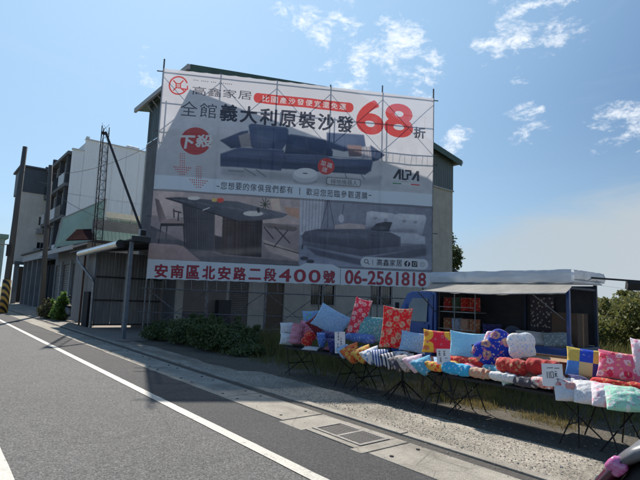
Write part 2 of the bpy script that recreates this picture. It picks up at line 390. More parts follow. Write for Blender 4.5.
# blades and leaves
def blades(spots, hmin, hmax, w, per, spread):
    v = []; f = []
    for (x0, y0) in spots:
        for _ in range(per):
            x = x0+random.gauss(0, spread); y = y0+random.gauss(0, spread); a = random.uniform(0, 6.3); h_ = random.uniform(hmin, hmax)
            lx, ly = math.cos(a), math.sin(a); ben = random.uniform(.1, .6)*h_; o_ = len(v); b2 = random.uniform(0, 6.3); bx, by = math.cos(b2)*ben, math.sin(b2)*ben
            v += [(x-lx*w, y-ly*w, 0), (x+lx*w, y+ly*w, 0), (x+lx*w*.7+bx*.4, y+ly*w*.7+by*.4, h_*.6), (x-lx*w*.7+bx*.4, y-ly*w*.7+by*.4, h_*.6), (x+bx, y+by, h_)]
            f += [(o_, o_+1, o_+2, o_+3), (o_+3, o_+2, o_+4)]
    k = MB(); k.v = v; k.f = f; return k
m_straw = thin(mat('dry_grass', (.27, .21, .09), .9, col2=(.15, .13, .05), nscale=14), .35)
m_weed = thin(mat('weed_green', (.11, .13, .035), .8, col2=(.20, .17, .06), nscale=9), .35)
m_leaf = thin(mat('bush_leaf', (.055, .09, .03), .6, col2=(.12, .15, .055), nscale=5, nlo=.38, nhi=.62), .3)
m_leaf2 = thin(mat('tree_leaf', (.12, .145, .035), .65, col2=(.16, .15, .055), nscale=4), .35)
m_bark = mat('bark', (.12, .09, .065), .95, col2=(.06, .045, .03), nscale=20, bump=.6)
sp = [(random.gauss(7.05, .16), random.uniform(4.2, 4.95)) for _ in range(26)] + [(random.gauss(7.0, .12), random.uniform(2.9, 3.8)) for _ in range(16)] + [(random.uniform(6.8, 8.2), random.uniform(.2, 1.9)) for _ in range(45)]
obj('grass', blades(sp, .02, .09, .004, 60, .10), m_straw, kind='stuff', label='dry yellow grass in the sunny gaps beside the stalls')
sp = [(random.uniform(11.5, 26), random.uniform(-3, 9)) for _ in range(420)] + [(random.uniform(7.5, 11), random.uniform(8, 14)) for _ in range(90)]
sp2 = [(random.uniform(6.5, 9.4), random.uniform(4.9, 15)) for _ in range(420)] + [(random.uniform(7.4, 9.2), random.uniform(.5, 5)) for _ in range(170)]
obj('ground_cover', blades(sp2, .03, .16, .006, 34, .16), m_weed, kind='stuff', label='short dark weeds in the shade behind and under the tables')
obj('weeds', blades(sp, .15, .75, .008, 40, .28), m_weed, kind='stuff', label='rough green and yellow weeds behind the truck')

def leafcloud(blobs, n, size, seed=0):
    """n small bent leaves spread through ellipsoid blobs (centre, radii), denser near the shells"""
    r_ = np.random.default_rng(seed); vol = np.array([b[1][0]*b[1][1]*b[1][2] for b in blobs])**(2/3); vol /= vol.sum()
    idx = r_.choice(len(blobs), n, p=vol); c = np.array([b[0] for b in blobs])[idx]; rad = np.array([b[1] for b in blobs])[idx]
    d = r_.normal(size=(n, 3)); d /= np.linalg.norm(d, axis=1)[:, None]; rr = r_.uniform(.25, 1, n)**.45 * (1+.12*r_.normal(size=n))
    p = c + d*rad*rr[:, None]
    a = r_.normal(size=(n, 3)); a /= np.linalg.norm(a, axis=1)[:, None]; b = np.cross(a, r_.normal(size=(n, 3))); b /= np.linalg.norm(b, axis=1)[:, None]
    s_ = size*r_.uniform(.6, 1.4, n)[:, None]; nn = np.cross(a, b)
    v = np.stack([p-a*s_, p+b*s_*.5+nn*s_*.15, p+a*s_, p-b*s_*.5+nn*s_*.15], 1)
    keep = v[:, :, 2].min(1) > .01; v = v[keep]
    k = MB(); k.v = v.reshape(-1, 3).tolist(); k.f = [(4*i, 4*i+1, 4*i+2, 4*i+3) for i in range(len(v))]
    return k
def bush(x, y, rx, ry, hz, n, size, label, seed, group=None, mt=None, name='bush', cat='bush'):
    t = thing(name, (x, y, 0), label, cat, group); rr = random.Random(seed); bl = []
    for i in range(11):
        a = rr.uniform(0, 6.3); q = rr.uniform(.1, .8); hh = rr.uniform(.35, .85)*hz*(1-.35*q)
        bl.append(((x+math.cos(a)*rx*q, y+math.sin(a)*ry*q, hh), (rx*rr.uniform(.25, .45), ry*rr.uniform(.25, .45), hz*rr.uniform(.18, .34))))
    bl.append(((x, y, hz*.3), (rx*.85, ry*.85, hz*.33)))
    for i in range(10):
        a = rr.uniform(0, 6.3); q = rr.uniform(.2, .95); bl.append(((x+math.cos(a)*rx*q, y+math.sin(a)*ry*q, hz*rr.uniform(.75, 1.12)*(1-.3*q)), (rx*.10, ry*.10, hz*rr.uniform(.10, .2))))
    obj('foliage', leafcloud(bl, n, size, seed), mt or m_leaf, t)
    k = MB()
    for i in range(7):
        b_ = bl[i]; k.tube([(x+rr.uniform(-.1, .1), y+rr.uniform(-.1, .1), 0), ((x+b_[0][0])/2, (y+b_[0][1])/2, b_[0][2]*.55), b_[0]], [.02, .014, .006], 5)
    obj('stem', k, m_bark, t)
    return t
def tree(x, y, h, rx, n, size, label, seed, mt=None, group=None, cz=.62):
    t = thing('tree', (x, y, 0), label, 'tree', group); rr = random.Random(seed)
    tr = MB().tube([(x, y, -.05), (x+.1, y, h*.25), (x-.05, y+.1, h*.5), (x, y, h*.75)], [h*.03, h*.024, h*.017, h*.008], 9); bl = []
    for i in range(16):
        a = rr.uniform(0, 6.3); q = rr.uniform(.2, .85); zz = rr.uniform(cz-.3, cz+.32)*h
        fall = 1-abs(zz/h-cz)*1.3
        c = (x+math.cos(a)*rx*q*fall, y+math.sin(a)*rx*q*fall, zz); bl.append((c, (rx*rr.uniform(.22, .38), rx*rr.uniform(.22, .38), h*rr.uniform(.07, .13))))
        tr.tube([(x, y, h*rr.uniform(.2, .5)), ((x+c[0])/2, (y+c[1])/2, c[2]*.8), c], [h*.012, h*.008, .01], 5)
    obj('trunk', tr, m_bark, t); obj('crown', leafcloud(bl, n, size, seed), mt or m_leaf2, t)
    return t

# ================================================================== the billboard
BL0 = Vector((6.354, 18.016, 0)); BD = Vector((math.sin(R(120)), math.cos(R(120)), 0)); BN = Vector((-.5, -.8660254, 0))
BW = 11.15
def bp_(l, z, back=0.0): p = BL0 + BD*l - BN*back; return (p.x, p.y, z)
ZB = (2.07, 2.19); ZT = (10.32, 10.28)
# the print: laid out on a pixel sheet, corners of the photographed sign mapped to the unit square
quad = np.array([(163.5, 68.7), (433.7, 98.7), (430.5, 288.0), (149.5, 279.0)]); unit = np.array([(0, 0), (1, 0), (1, 1), (0, 1)])
A_ = []; b_ = []
for (x, y), (s_, t_) in zip(quad, unit):
    A_.append([x, y, 1, 0, 0, 0, -s_*x, -s_*y]); b_.append(s_); A_.append([0, 0, 0, x, y, 1, -t_*x, -t_*y]); b_.append(t_)
HM = np.append(np.linalg.solve(np.array(A_, float), np.array(b_, float)), 1).reshape(3, 3)
IW, IH = 2400, 1776
def ST(p):
    q = HM @ np.array([p[0], p[1], 1.0]); return np.array([q[0]/q[2]*IW, q[1]/q[2]*IH])
PIX = np.zeros((IH, IW, 3), np.float32); PIX[:] = (.83, .825, .88)
def px_poly(pts, col, col2=None, grad=None, alpha=1.0, mapped=True, soft=0):
    """fill a polygon; col2 with grad=(x,y) direction gives a printed ramp"""
    q = np.array([ST(p) for p in pts]) if mapped else np.array(pts, float)
    x0, y0 = np.floor(q.min(0)).astype(int); x1, y1 = np.ceil(q.max(0)).astype(int)
    x0 = max(x0, 0); y0 = max(y0, 0); x1 = min(x1, IW); y1 = min(y1, IH)
    if x1 <= x0 or y1 <= y0: return
    gx, gy = np.meshgrid(np.arange(x0, x1)+.5, np.arange(y0, y1)+.5); ins = np.zeros(gx.shape, bool)
    n = len(q)
    for i in range(n):
        (ax, ay), (bx, by) = q[i], q[(i+1) % n]
        if ay == by: continue
        c = ((ay > gy) != (by > gy)) & (gx < (bx-ax)*(gy-ay)/(by-ay)+ax); ins ^= c
    a = ins.astype(np.float32)*alpha
    if soft:
        for _ in range(2):
            kk = np.ones(soft)/soft
            a = np.apply_along_axis(lambda r_: np.convolve(r_, kk, 'same'), 0, a); a = np.apply_along_axis(lambda r_: np.convolve(r_, kk, 'same'), 1, a)
    c = np.array(col, np.float32)[None, None]
    if col2 is not None:
        d = np.array(grad or (0, 1), float); pr = q@d; tt = np.clip((gx*d[0]+gy*d[1]-pr.min())/(pr.max()-pr.min()+1e-6), 0, 1)[..., None]
        c = c*(1-tt)+np.array(col2, np.float32)*tt
    PIX[y0:y1, x0:x1] = PIX[y0:y1, x0:x1]*(1-a[..., None]) + c*a[..., None]
def px_ell(cx, cy, rx, ry, col, col2=None, a0=0, a1=360, **kw):
    px_poly([(cx+rx*math.cos(R(a)), cy+ry*math.sin(R(a))) for a in np.linspace(a0, a1, 60)], col, col2, **kw)
def px_ring(cx, cy, rx, ry, w, col, a0=0, a1=360):
    an = np.linspace(a0, a1, 60)
    px_poly([(cx+rx*math.cos(R(a)), cy+ry*math.sin(R(a))) for a in an]+[(cx+(rx-w)*math.cos(R(a)), cy+(ry-w)*math.sin(R(a))) for a in an[::-1]], col)
def px_line(p, q, w, col, alpha=1.0):
    d = np.array(q, float)-np.array(p, float); nn = np.array([-d[1], d[0]])/np.hypot(*d)*w/2
    px_poly([p+nn, q+nn, q-nn, p-nn], col, alpha=alpha)
def glyph_tris(txt, fat=0.0, shear=0.0):
    c = bpy.data.curves.new('t', 'FONT'); c.body = txt; c.size = 1; c.offset = fat; c.resolution_u = 5; c.shear = shear
    o = bpy.data.objects.new('t', c); COL.objects.link(o); dgx = bpy.context.evaluated_depsgraph_get(); me = o.evaluated_get(dgx).to_mesh()
    me.calc_loop_triangles(); v = np.array([w.co[:2] for w in me.vertices]); t = np.array([tuple(l.vertices) for l in me.loop_triangles])
    o.evaluated_get(dgx).to_mesh_clear(); bpy.data.objects.remove(o); bpy.data.curves.remove(c)
    return v, t
def px_text(txt, tl, br, col, fat=0.0, rot=0.0, shear=0.0, halo=None, each=None):
    """lettering fitted to the box from pixel tl to pixel br; each=(gap) lays the characters out one by one with equal cells"""
    a, b = ST(tl), ST(br); jobs = []
    if each is not None:
        n = len(txt); cw = (b[0]-a[0])/(n-(n-1)*0 if n else 1)
        for i, ch in enumerate(txt):
            jobs.append((ch, np.array([a[0]+cw*i+cw*each/2, a[1]]), np.array([a[0]+cw*(i+1)-cw*each/2, b[1]])))
    else: jobs.append((txt, a, b))
    passes = [(halo[0], halo[1])] if halo else []; passes.append((col, fat))
    for c_, f_ in passes:
        for ch, p0, p1 in jobs:
            if ch == ' ': continue
            v, t = glyph_tris(ch, 0, shear); mn, mx_ = v.min(0), v.max(0); w_ = (v-mn)/(mx_-mn)
            if ch in '~-': w_[:, 1] = w_[:, 1]*.12+.45
            elif ch in '二': w_[:, 1] = w_[:, 1]*.8+.1
            grow = f_*(p1[1]-p0[1])*(1.0 if len(ch) == 1 else .9); gi = max(grow-.4, 0); inset = min(fat*(p1[1]-p0[1]), (p1[0]-p0[0])*.2)*.9
            q = np.stack([p0[0]+inset+w_[:, 0]*(p1[0]-p0[0]-2*inset), p1[1]-inset+w_[:, 1]*(p0[1]-p1[1]+2*inset)], 1)
            if rot:
                cc = (p0+p1)/2; cr, sr = math.cos(R(rot)), math.sin(R(rot)); q = (q-cc)@np.array([[cr, sr], [-sr, cr]])+cc
            pad = int(gi)+3; bx0, by0 = np.floor(q.min(0)).astype(int)-pad; bx1, by1 = np.ceil(q.max(0)).astype(int)+pad
            SS = 2; Wm, Hm = (bx1-bx0)*SS, (by1-by0)*SS; mk = np.zeros((Hm, Wm), bool)
            for tri in t:
                P3 = (q[tri]-np.array([bx0, by0]))*SS; x0, y0 = np.maximum(np.floor(P3.min(0)).astype(int), 0); x1, y1 = np.ceil(P3.max(0)).astype(int)+1
                x1 = min(x1, Wm); y1 = min(y1, Hm)
                if x1 <= x0 or y1 <= y0: continue
                gx, gy = np.meshgrid(np.arange(x0, x1)+.5, np.arange(y0, y1)+.5)
                e = [(P3[(i+1) % 3, 0]-P3[i, 0])*(gy-P3[i, 1])-(P3[(i+1) % 3, 1]-P3[i, 1])*(gx-P3[i, 0]) for i in range(3)]
                mk[y0:y1, x0:x1] |= ((e[0] >= 0) & (e[1] >= 0) & (e[2] >= 0)) | ((e[0] <= 0) & (e[1] <= 0) & (e[2] <= 0))
            gp = int(round(gi*SS))
            if gp > 0:
                o_ = mk.copy()
                for dy in range(-gp, gp+1):
                    for dx in range(-gp, gp+1):
                        if dx*dx+dy*dy > gp*gp+1: continue
                        ys = slice(max(dy, 0), Hm+min(dy, 0)); yd = slice(max(-dy, 0), Hm+min(-dy, 0)); xs_ = slice(max(dx, 0), Wm+min(dx, 0)); xd = slice(max(-dx, 0), Wm+min(-dx, 0))
                        o_[yd, xd] |= mk[ys, xs_]
                mk = o_
            a_ = mk.reshape(Hm//SS, SS, Wm//SS, SS).mean((1, 3)).astype(np.float32)[..., None]
            cy0, cy1, cx0, cx1 = max(by0, 0), min(by1, IH), max(bx0, 0), min(bx1, IW)
            a_ = a_[cy0-by0:cy1-by0, cx0-bx0:cx1-bx0]; PIX[cy0:cy1, cx0:cx1] = PIX[cy0:cy1, cx0:cx1]*(1-a_)+np.array(c_, np.float32)*a_
def px_blur(r0, r1, w_):
    k_ = np.ones(w_)/w_; sl_ = PIX[r0:r1]
    for ax in (0, 1):
        c_ = np.cumsum(np.pad(sl_, [(w_//2+1, w_//2) if i == ax else (0, 0) for i in range(3)], mode='edge'), axis=ax)
        sl_ = (np.take(c_, range(w_, c_.shape[ax]), axis=ax)-np.take(c_, range(0, c_.shape[ax]-w_), axis=ax))/w_
    PIX[r0:r1] = sl_
RED = (.75, .10, .10); INK = (.08, .085, .12); DR = (.50, .05, .08)
# sofa photograph: plain pale backdrop, long dark blue sofa
px_poly([(158, 128), (433, 160), (432, 196), (154, 178)], (.74, .73, .75), (.62, .63, .66), (0, 1), soft=41, alpha=.8)
BLU = (.085, .12, .215); BLU2 = (.055, .08, .15); BLU3 = (.12, .16, .27)
px_poly([(224, 169), (285, 174), (366, 180), (384, 176), (380, 186), (330, 186), (222, 176)], (.35, .36, .4), alpha=.6, soft=25)
px_poly([(221, 141.5), (228, 139), (243, 133), (250, 132), (250, 148), (233, 150)], BLU3, BLU2)
px_poly([(240, 137.5), (249, 134.5), (257, 138), (258, 148), (243, 149)], (.42, .38, .40), (.33, .31, .34))
px_poly([(250, 127), (253, 125), (288, 128.5), (290, 131), (290, 142), (284, 151), (253, 149)], BLU3, BLU)
px_poly([(289, 136), (293, 135.5), (327, 141), (334, 152), (334, 158), (286, 156)], BLU, BLU2)
px_poly([(328, 133.5), (365, 136), (367, 150), (345, 153), (328, 149)], BLU3, BLU)
px_poly([(348, 146), (362, 147), (368, 158), (350, 158)], (.30, .22, .22), (.2, .16, .2))
px_poly([(363, 148), (372, 147.5), (378, 158), (362, 160)], (.55, .53, .56), (.45, .44, .5))
for i in range(4): px_line((364+i*3.2, 148), (365+i*3.4, 159.5), .7, (.2, .2, .28))
px_poly([(371, 146), (386, 156), (380, 161), (373, 163)], BLU, BLU2)
px_poly([(252, 138), (266, 137), (273, 150), (255, 152)], (.14, .18, .3), BLU)
px_poly([(222, 155), (240, 149), (284, 151), (288, 157), (283, 172), (222, 167.5)], BLU3, BLU2)
px_poly([(222, 158.5), (285, 163), (283, 172), (222, 167.5)], BLU2, BLU)
px_poly([(281, 155), (318, 156), (340, 160), (374, 161), (372, 172), (366, 176), (320, 172), (282, 168)], BLU3, BLU2)
px_poly([(284, 163), (320, 165), (372, 168), (366, 176), (320, 173), (283, 170)], BLU2)
for p, q in (((246, 170), (258, 177)), ((258, 171), (268, 178)), ((230, 172), (246, 173)), ((362, 176), (366, 181)), ((346, 175), (348, 180))): px_line(p, q, .8, (.1, .1, .12))
px_line((262, 158), (263, 171), .5, BLU2); px_line((285, 151), (288, 171), .8, BLU2)
px_blur(300, 1100, 9)
PIX[:1100] = np.where((PIX[:1100].sum(2, keepdims=True) < 1.2), PIX[:1100]*1.12, PIX[:1100])
def px_grain(r0, r1, c0, c1, amt, cell):
    h_, w_ = r1-r0, c1-c0; out_ = np.zeros((h_, w_), np.float32)
    for k_, a_ in ((cell, .5), (cell//3, .3), (max(cell//9, 2), .2)):
        gh, gw = h_//k_+3, w_//k_+3; gr = rng.normal(0, 1, (gh, gw)).astype(np.float32); yy = np.arange(h_)/k_; xx = np.arange(w_)/k_
        y0 = yy.astype(int); x0 = xx.astype(int); fy = (yy-y0)[:, None]; fx = (xx-x0)[None]; fy = fy*fy*(3-2*fy); fx = fx*fx*(3-2*fx)
        out_ += a_*((gr[y0][:, x0]*(1-fy)+gr[y0+1][:, x0]*fy)*(1-fx)+(gr[y0][:, x0+1]*(1-fy)+gr[y0+1][:, x0+1]*fy)*fx)
    PIX[r0:r1, c0:c1] *= (1+amt*out_)[..., None]
# seams, piping and soft light on the sofa
HL = (.20, .25, .38)
for p, q, w_ in (((251, 127.6), (288, 129.4), .8), ((328, 134.2), (365, 136.6), .8), ((222, 155.4), (240, 149.8), .7), ((240, 149.8), (284, 151.6), .7), ((290, 136.4), (326, 141.4), .6), ((318, 156.4), (374, 161.4), .7), ((284, 156), (318, 156.6), .6)): px_line(p, q, w_, HL, .8)
for p, q in (((262, 128), (262, 150)), ((275, 129), (275, 150)), ((306, 138), (308, 156)), ((345, 135), (346, 152)), ((240, 157), (240, 169)), ((262, 158), (262, 170.5)), ((318, 157), (319, 171)), ((345, 161), (344, 174)), ((223, 161.5), (283, 166)), ((284, 165), (370, 171))): px_line(p, q, .45, (.03, .04, .09), .8)
for cx_, cy_, rx_, ry_, c_ in ((268, 138, 12, 7, (.19, .24, .36)), (345, 142, 14, 5, (.17, .22, .33)), (250, 156, 22, 3, (.18, .23, .35)), (300, 160, 12, 3, (.13, .17, .28)), (345, 165, 20, 3, (.14, .19, .30)), (302, 147, 9, 5, (.13, .17, .28))): px_ell(cx_, cy_, rx_, ry_, c_, alpha=.55, soft=31)
px_grain(250, 1090, 0, IW, .07, 60); px_blur(300, 1100, 5)
# robot cleaner, round red badge, pill caption
px_ell(307, 182.5, 12, 3.4, (.35, .36, .4), alpha=.6); px_ell(307, 177, 12.8, 7.2, (.80, .82, .85), (.62, .65, .7)); px_ell(307, 174.5, 11.5, 5, (.9, .91, .93)); px_line((304.5, 174.6), (309, 174.9), 1, (.1, .1, .12))
px_ell(327.5, 167.5, 8.3, 8.3, RED); W_ = (.88, .87, .87)
px_text('加', (322.5, 161.5), (327.2, 167), W_, .02, 12); px_text('碼', (328.5, 164), (333.5, 169.5), W_, .02, 12); px_text('送', (323.5, 168), (329, 173.5), W_, .02, 12)
px_poly([(329, 178), (360.5, 180.5), (361.8, 182), (361.6, 187), (360, 188.5), (329, 186), (327.5, 184.5), (327.8, 179.3)], (.2, .2, .24)); px_poly([(329.5, 178.8), (360, 181.2), (361, 182.5), (360.8, 186.8), (359.6, 187.7), (329.5, 185.2), (328.3, 184), (328.5, 179.8)], (.66, .67, .70))
px_text('掃地機器人', (332, 179.8), (358.5, 187), (.10, .1, .14), .012, each=.06)
# head line block
px_ring(178.8, 86.3, 9.8, 9.6, 1.5, RED, 22, 345)
for p, q in (((173.6, 81), (177, 84.6)), ((184, 81.2), (180.5, 84.8)), ((173.6, 91.5), (177, 88)), ((184.6, 92), (180.6, 88.2)), ((182, 89.6), (188.6, 90.4)), ((188, 86.6), (188.2, 90.6))): px_line(p, q, 1.3, RED)
px_poly([(176, 83.6), (181.6, 84.2), (181.6, 89.6), (176, 89)], RED); px_poly([(177.3, 84.9), (180.4, 85.2), (180.4, 88.3), (177.3, 88)], (.84, .80, .80)); px_line((177.6, 86.7), (180, 86.9), .9, RED)
for i in range(20):
    if i in (3, 8, 12): continue
    px_line((194+i*2.0, 80.6+i*.24), (195.1+i*2.0, 80.8+i*.24), 1.1, (.35, .34, .36))
px_text('高鑫家居', (192.5, 86.6), (253.5, 101.6), (.16, .15, .18), .012, each=.1)
px_poly([(259, 94)]+[(259-4*math.sin(R(a)), 98.9-5*math.cos(R(a))) for a in range(0, 181, 15)]+[(350.5, 113.6)]+[(350.5+4.2*math.sin(R(a)), 108.6+5*math.cos(R(a))) for a in range(0, 181, 15)], RED)
px_text('比國產沙發便宜還免運', (263, 96), (348, 111.2), W_, .018, each=.2)
px_text('全館', (180.5, 101.5), (218.5, 120), (.12, .12, .16), 0.002, each=.12)
px_text('義大利原裝沙發', (220.5, 104.5), (355, 134.5), INK, .032, each=.12)
px_text('6', (358, 99.5), (384.2, 136.9), RED, .05); px_text('8', (385.8, 103), (413, 139.9), RED, .05)
px_text('折', (414.2, 127.5), (425.5, 140), (.1, .1, .13), .03)
px_ell(197, 142.6, 15.2, 13.8, (.62, .09, .10)); px_text('下', (181.5, 136.2), (196.5, 151), W_, .045, -4, .15); px_text('殺', (197, 135), (214.5, 149.6), W_, .04, -4, .15)
# logotype at the right
LG = (.06, .065, .09)
for x0 in (393, 410.8): px_poly([(x0, 179.5+(x0-393)*.09), (x0+5.5, 170.6+(x0-393)*.09), (x0+8, 170.8+(x0-393)*.09), (x0+8, 181+(x0-393)*.09), (x0+5.8, 180.6+(x0-393)*.09), (x0+5.8, 174.5+(x0-393)*.09), (x0+2.6, 179.9+(x0-393)*.09)], LG)
px_line((402.6, 171), (402.6, 181), 1.8, LG); px_line((402.2, 180.4), (406.6, 180.8), 1.8, LG)
px_line((405, 172.0), (411, 172.6), 1.8, LG); px_line((410.3, 172.4), (410.3, 176.2), 1.7, LG); px_line((411, 176.3), (406.6, 176), 1.6, LG); px_line((407.2, 175.6), (407.2, 181), 1.8, LG)
px_line((393, 184.3), (401.5, 185), 1.1, (.05, .32, .16)); px_line((401.5, 185), (410.5, 185.6), 1.1, (.86, .85, .85)); px_line((410.5, 185.6), (419.5, 186.3), 1.1, RED)
px_line((394, 182.2), (408, 183), .5, (.4, .4, .42), .8)
# white caption band
px_poly([(140, 174.8), (445, 196.2), (445, 208.2), (140, 189)], (.86, .93, 1.0))
px_text('您想要的傢俱我們都有', (222.3, 182.8), (295, 195.2), INK, .014, each=.14); px_text('歡迎您蒞臨參觀選購', (307.5, 189.3), (368.5, 200.6), INK, .014, each=.14)
px_line((218.5, 187.3), (221.6, 187.6), .9, INK); px_line((369.3, 196.4), (372.3, 196.6), .9, INK); px_line((301.5, 189), (301.3, 196.2), .7, INK)
# dotted arrows
for (x0, y0, rows) in ((184, 155.5, 7), (200.6, 168.2, 7)):
    for r_ in range(10):
        hw = 1 if r_ < 6 else (4, 3, 2, 1)[r_-6]
        if r_ < 6 and r_ >= rows: continue
        for c_ in range(-hw, hw+1):
            w_ = .55 if r_ < 6 else .62
            px_ell(x0+c_*2.1, y0+r_*2.25+c_*.15, w_, w_*.95, (.72, .08, .08))
# dining-room picture
px_poly([(140, 189), (301.5, 199.3), (301.0, 268.9), (140, 262)], (.33, .30, .31), (.24, .22, .24), (0, 1))
px_poly([(140, 189), (301.5, 199.3), (301.3, 226), (205, 220), (140, 215)], (.36, .33, .34), (.42, .37, .37), (0, 1))
px_poly([(152, 226), (190, 244), (225, 256), (300, 262), (301, 269), (145, 260), (148, 236)], (.11, .115, .13), (.17, .17, .19))
px_poly([(265, 240), (301, 253), (301, 262), (270, 252)], (.42, .37, .36), alpha=.8, soft=9)
px_poly([(159, 189.5), (186, 191), (180, 222), (165, 222)], (.5, .44, .43), alpha=.5, soft=21)
px_poly([(157, 199.5), (161, 201), (168.5, 219.5), (166.5, 224), (162, 223), (159, 212)], (.12, .11, .125), (.3, .25, .25), (1, 0))
px_poly([(163, 221), (176, 219.5), (187.5, 223.5), (186, 225.6), (164, 226)], (.30, .25, .25)); px_poly([(163, 224.2), (188, 224.6), (187.5, 227), (163, 227.2)], (.06, .06, .07))
for p, q in (((163.5, 225), (161, 245)), ((186, 226), (187.6, 247)), ((169.5, 226), (168.5, 240)), ((181, 213), (180.5, 222)), ((176, 210), (176.5, 219)), ((176, 212), (184, 214))): px_line(p, q, 1.2, (.05, .05, .06))
px_poly([(184.5, 205), (217.5, 214.5), (217, 252), (189, 249)], (.075, .08, .095), (.12, .125, .145), (1, 0))
px_poly([(217.3, 216), (225, 217.5), (224.5, 252), (217.3, 252)], (.40, .35, .35)); px_poly([(217.3, 236), (225, 238), (224.5, 254), (217.3, 252)], (.09, .09, .1))
px_poly([(225, 217), (264.7, 220), (263.7, 258), (224, 255)], (.11, .095, .10), (.05, .05, .06), (1, 0)); px_line((240, 220), (239.5, 256), .5, (.15, .13, .13)); px_line((252, 221), (251.5, 257), .5, (.15, .13, .13)); px_line((200, 211), (200, 250), .5, (.15, .15, .17))
px_poly([(167, 199), (181, 198.5), (240, 203), (290, 215.5), (285, 218.5), (262, 221.3), (240, 222.3)], (.085, .095, .12), (.17, .185, .22), (.4, -1)); px_line((167.5, 199.4), (240, 222.5), .8, (.04, .04, .05))
px_ell(196, 199.6, 6, 1.7, (.62, .62, .66)); px_ell(255.5, 214.8, 10, 2.5, (.58, .59, .63)); px_line((205, 211.5), (212, 208.6), .8, (.6, .6, .64))
px_ell(222.5, 201.4, 3.6, 2.4, (.62, .12, .10)); px_ell(216.5, 201.2, 2.8, 1.9, (.55, .42, .2))
for a in range(0, 360, 40): px_line((267, 206), (267+5*math.cos(R(a)), 205+6*math.sin(R(a))), .8, (.06, .08, .06))
px_line((260, 209), (261, 214), 2.5, (.06, .06, .07)); px_poly([(272, 200), (281, 199), (283, 212), (274, 211)], (.55, .46, .40), alpha=.7); px_poly([(285, 208), (301, 210), (301, 220), (290, 216)], (.42, .28, .22), alpha=.8)
px_poly([(264, 225), (272, 224), (298.5, 228), (299, 231), (295, 232.5), (266, 228)], (.24, .21, .21), (.15, .14, .15))
for p, q in (((277, 228), (292, 244)), ((290, 231), (276, 248)), ((266, 228), (276, 240)), ((266, 244), (301, 254))): px_line(p, q, 1.0, (.05, .05, .06))
px_poly([(140, 243), (180, 245.5), (186, 247), (204, 262), (204, 266), (140, 262)], (.36, .30, .30), (.30, .25, .26))
# grain of the timber, marble veins, light falling across the floor
for i in range(26): x = 187+i*1.15; px_line((x, 208+i*.3), (x+.8, 249), .35, (.14, .13, .14) if i % 2 else (.05, .05, .06), .5)
for i in range(30): x = 226+i*1.25; px_line((x, 219+i*.08), (x-.4, 255.5), .4, (.14, .11, .10) if i % 3 else (.04, .035, .04), .5)
for i in range(14): x = 175+i*8; px_line((x, 200+i*1.1), (x+rng.uniform(6, 14), 203+i*1.25), .35, (.30, .32, .37), .6)
px_poly([(190, 252), (300, 246), (300, 250), (205, 258)], (.30, .27, .26), alpha=.35, soft=21); px_poly([(160, 232), (184, 234), (186, 241), (158, 240)], (.28, .25, .25), alpha=.4, soft=21)
# bedroom picture
px_poly([(301.5, 199.3), (445, 208.2), (445, 276.5), (301, 268.9)], (.27, .275, .31), (.20, .21, .25), (1, 0))
px_poly([(301.5, 199.3), (326, 200.8), (323, 234), (301.3, 236)], (.45, .44, .46), alpha=.9)
for i in range(7): px_line((305+i*3.2, 200), (304+i*3.1, 233), .9, (.31, .31, .34))
for p, q in (((329.5, 201), (322, 231)), ((330.5, 201), (336, 231)), ((329.5, 201), (329, 229)), ((345, 205), (342.5, 222))): px_line(p, q, .5, (.07, .07, .09))
px_poly([(336, 226), (350, 224), (366, 226), (366, 232), (336, 231)], (.42, .36, .35)); px_ell(342.5, 219.5, 2.6, 4.2, (.52, .50, .52), alpha=.7)
px_poly([(301.2, 246), (330, 250), (362, 260), (430, 254), (445, 256), (445, 276), (301, 268.9)], (.21, .22, .26), (.30, .31, .36), (0, 1))
px_poly([(308, 248), (362, 260), (425, 248), (426, 256), (362, 266), (318, 256)], (.09, .095, .12), alpha=.8, soft=11)
px_poly([(367.5, 213.5), (372, 212), (393, 214.5), (396, 217), (394, 231), (366, 228)], (.46, .455, .48), (.32, .32, .35)); px_poly([(393.5, 216), (399, 214.5), (424.5, 216), (426, 219), (422, 235.5), (391, 233)], (.45, .45, .475), (.31, .315, .345))
for cx_, cy_ in ((376, 219), (386, 221), (404, 222), (415, 223)): px_ell(cx_, cy_, 2, 1.6, (.2, .2, .23), alpha=.6)
px_poly([(377, 224.5), (386, 222.5), (392.6, 223.3), (389, 232.5), (370, 231.4)], (.07, .075, .09))
px_poly([(386, 233), (412, 233.4), (424.6, 237.5), (424.6, 245), (400, 244), (390, 240)], (.42, .425, .455), (.33, .34, .37))
px_poly([(303.3, 237), (306.5, 232.6), (319, 229.8), (367, 230), (391, 233.5), (400.5, 238), (400.5, 247.6), (362, 250.5), (330, 248), (305, 242)], (.155, .16, .19), (.09, .095, .12), (0, 1)); px_line((319, 231.2), (384, 237), .5, (.08, .08, .1))
px_poly([(304, 241.5), (362, 250), (425, 245), (425.5, 249), (362, 257), (304, 246)], (.17, .175, .205), (.11, .115, .14)); px_line((304.3, 246), (304, 250), 1.3, (.05, .05, .06))
px_ell(306, 259, 4, 2, (.08, .08, .1)); px_ell(312, 262, 4, 2, (.08, .08, .1))
px_blur(int(ST((300, 200.5))[1])+6, int(ST((300, 266))[1])-6, 7)
for i in range(9): x = 312+i*9; px_line((x, 232+abs(i-4)*.2), (x+rng.uniform(-3, 3), 246), .5, (.09, .09, .11) if i % 2 else (.22, .225, .26), .5)
px_ell(345, 236, 26, 3.5, (.21, .215, .25), alpha=.5, soft=31); px_ell(380, 216, 9, 3, (.52, .52, .54), alpha=.6, soft=21); px_ell(409, 218.5, 11, 3, (.52, .52, .54), alpha=.6, soft=21); px_ell(378, 229, 10, 2.5, (.14, .14, .17), alpha=.6, soft=21); px_ell(405, 232, 13, 2.5, (.2, .2, .23), alpha=.6, soft=21)
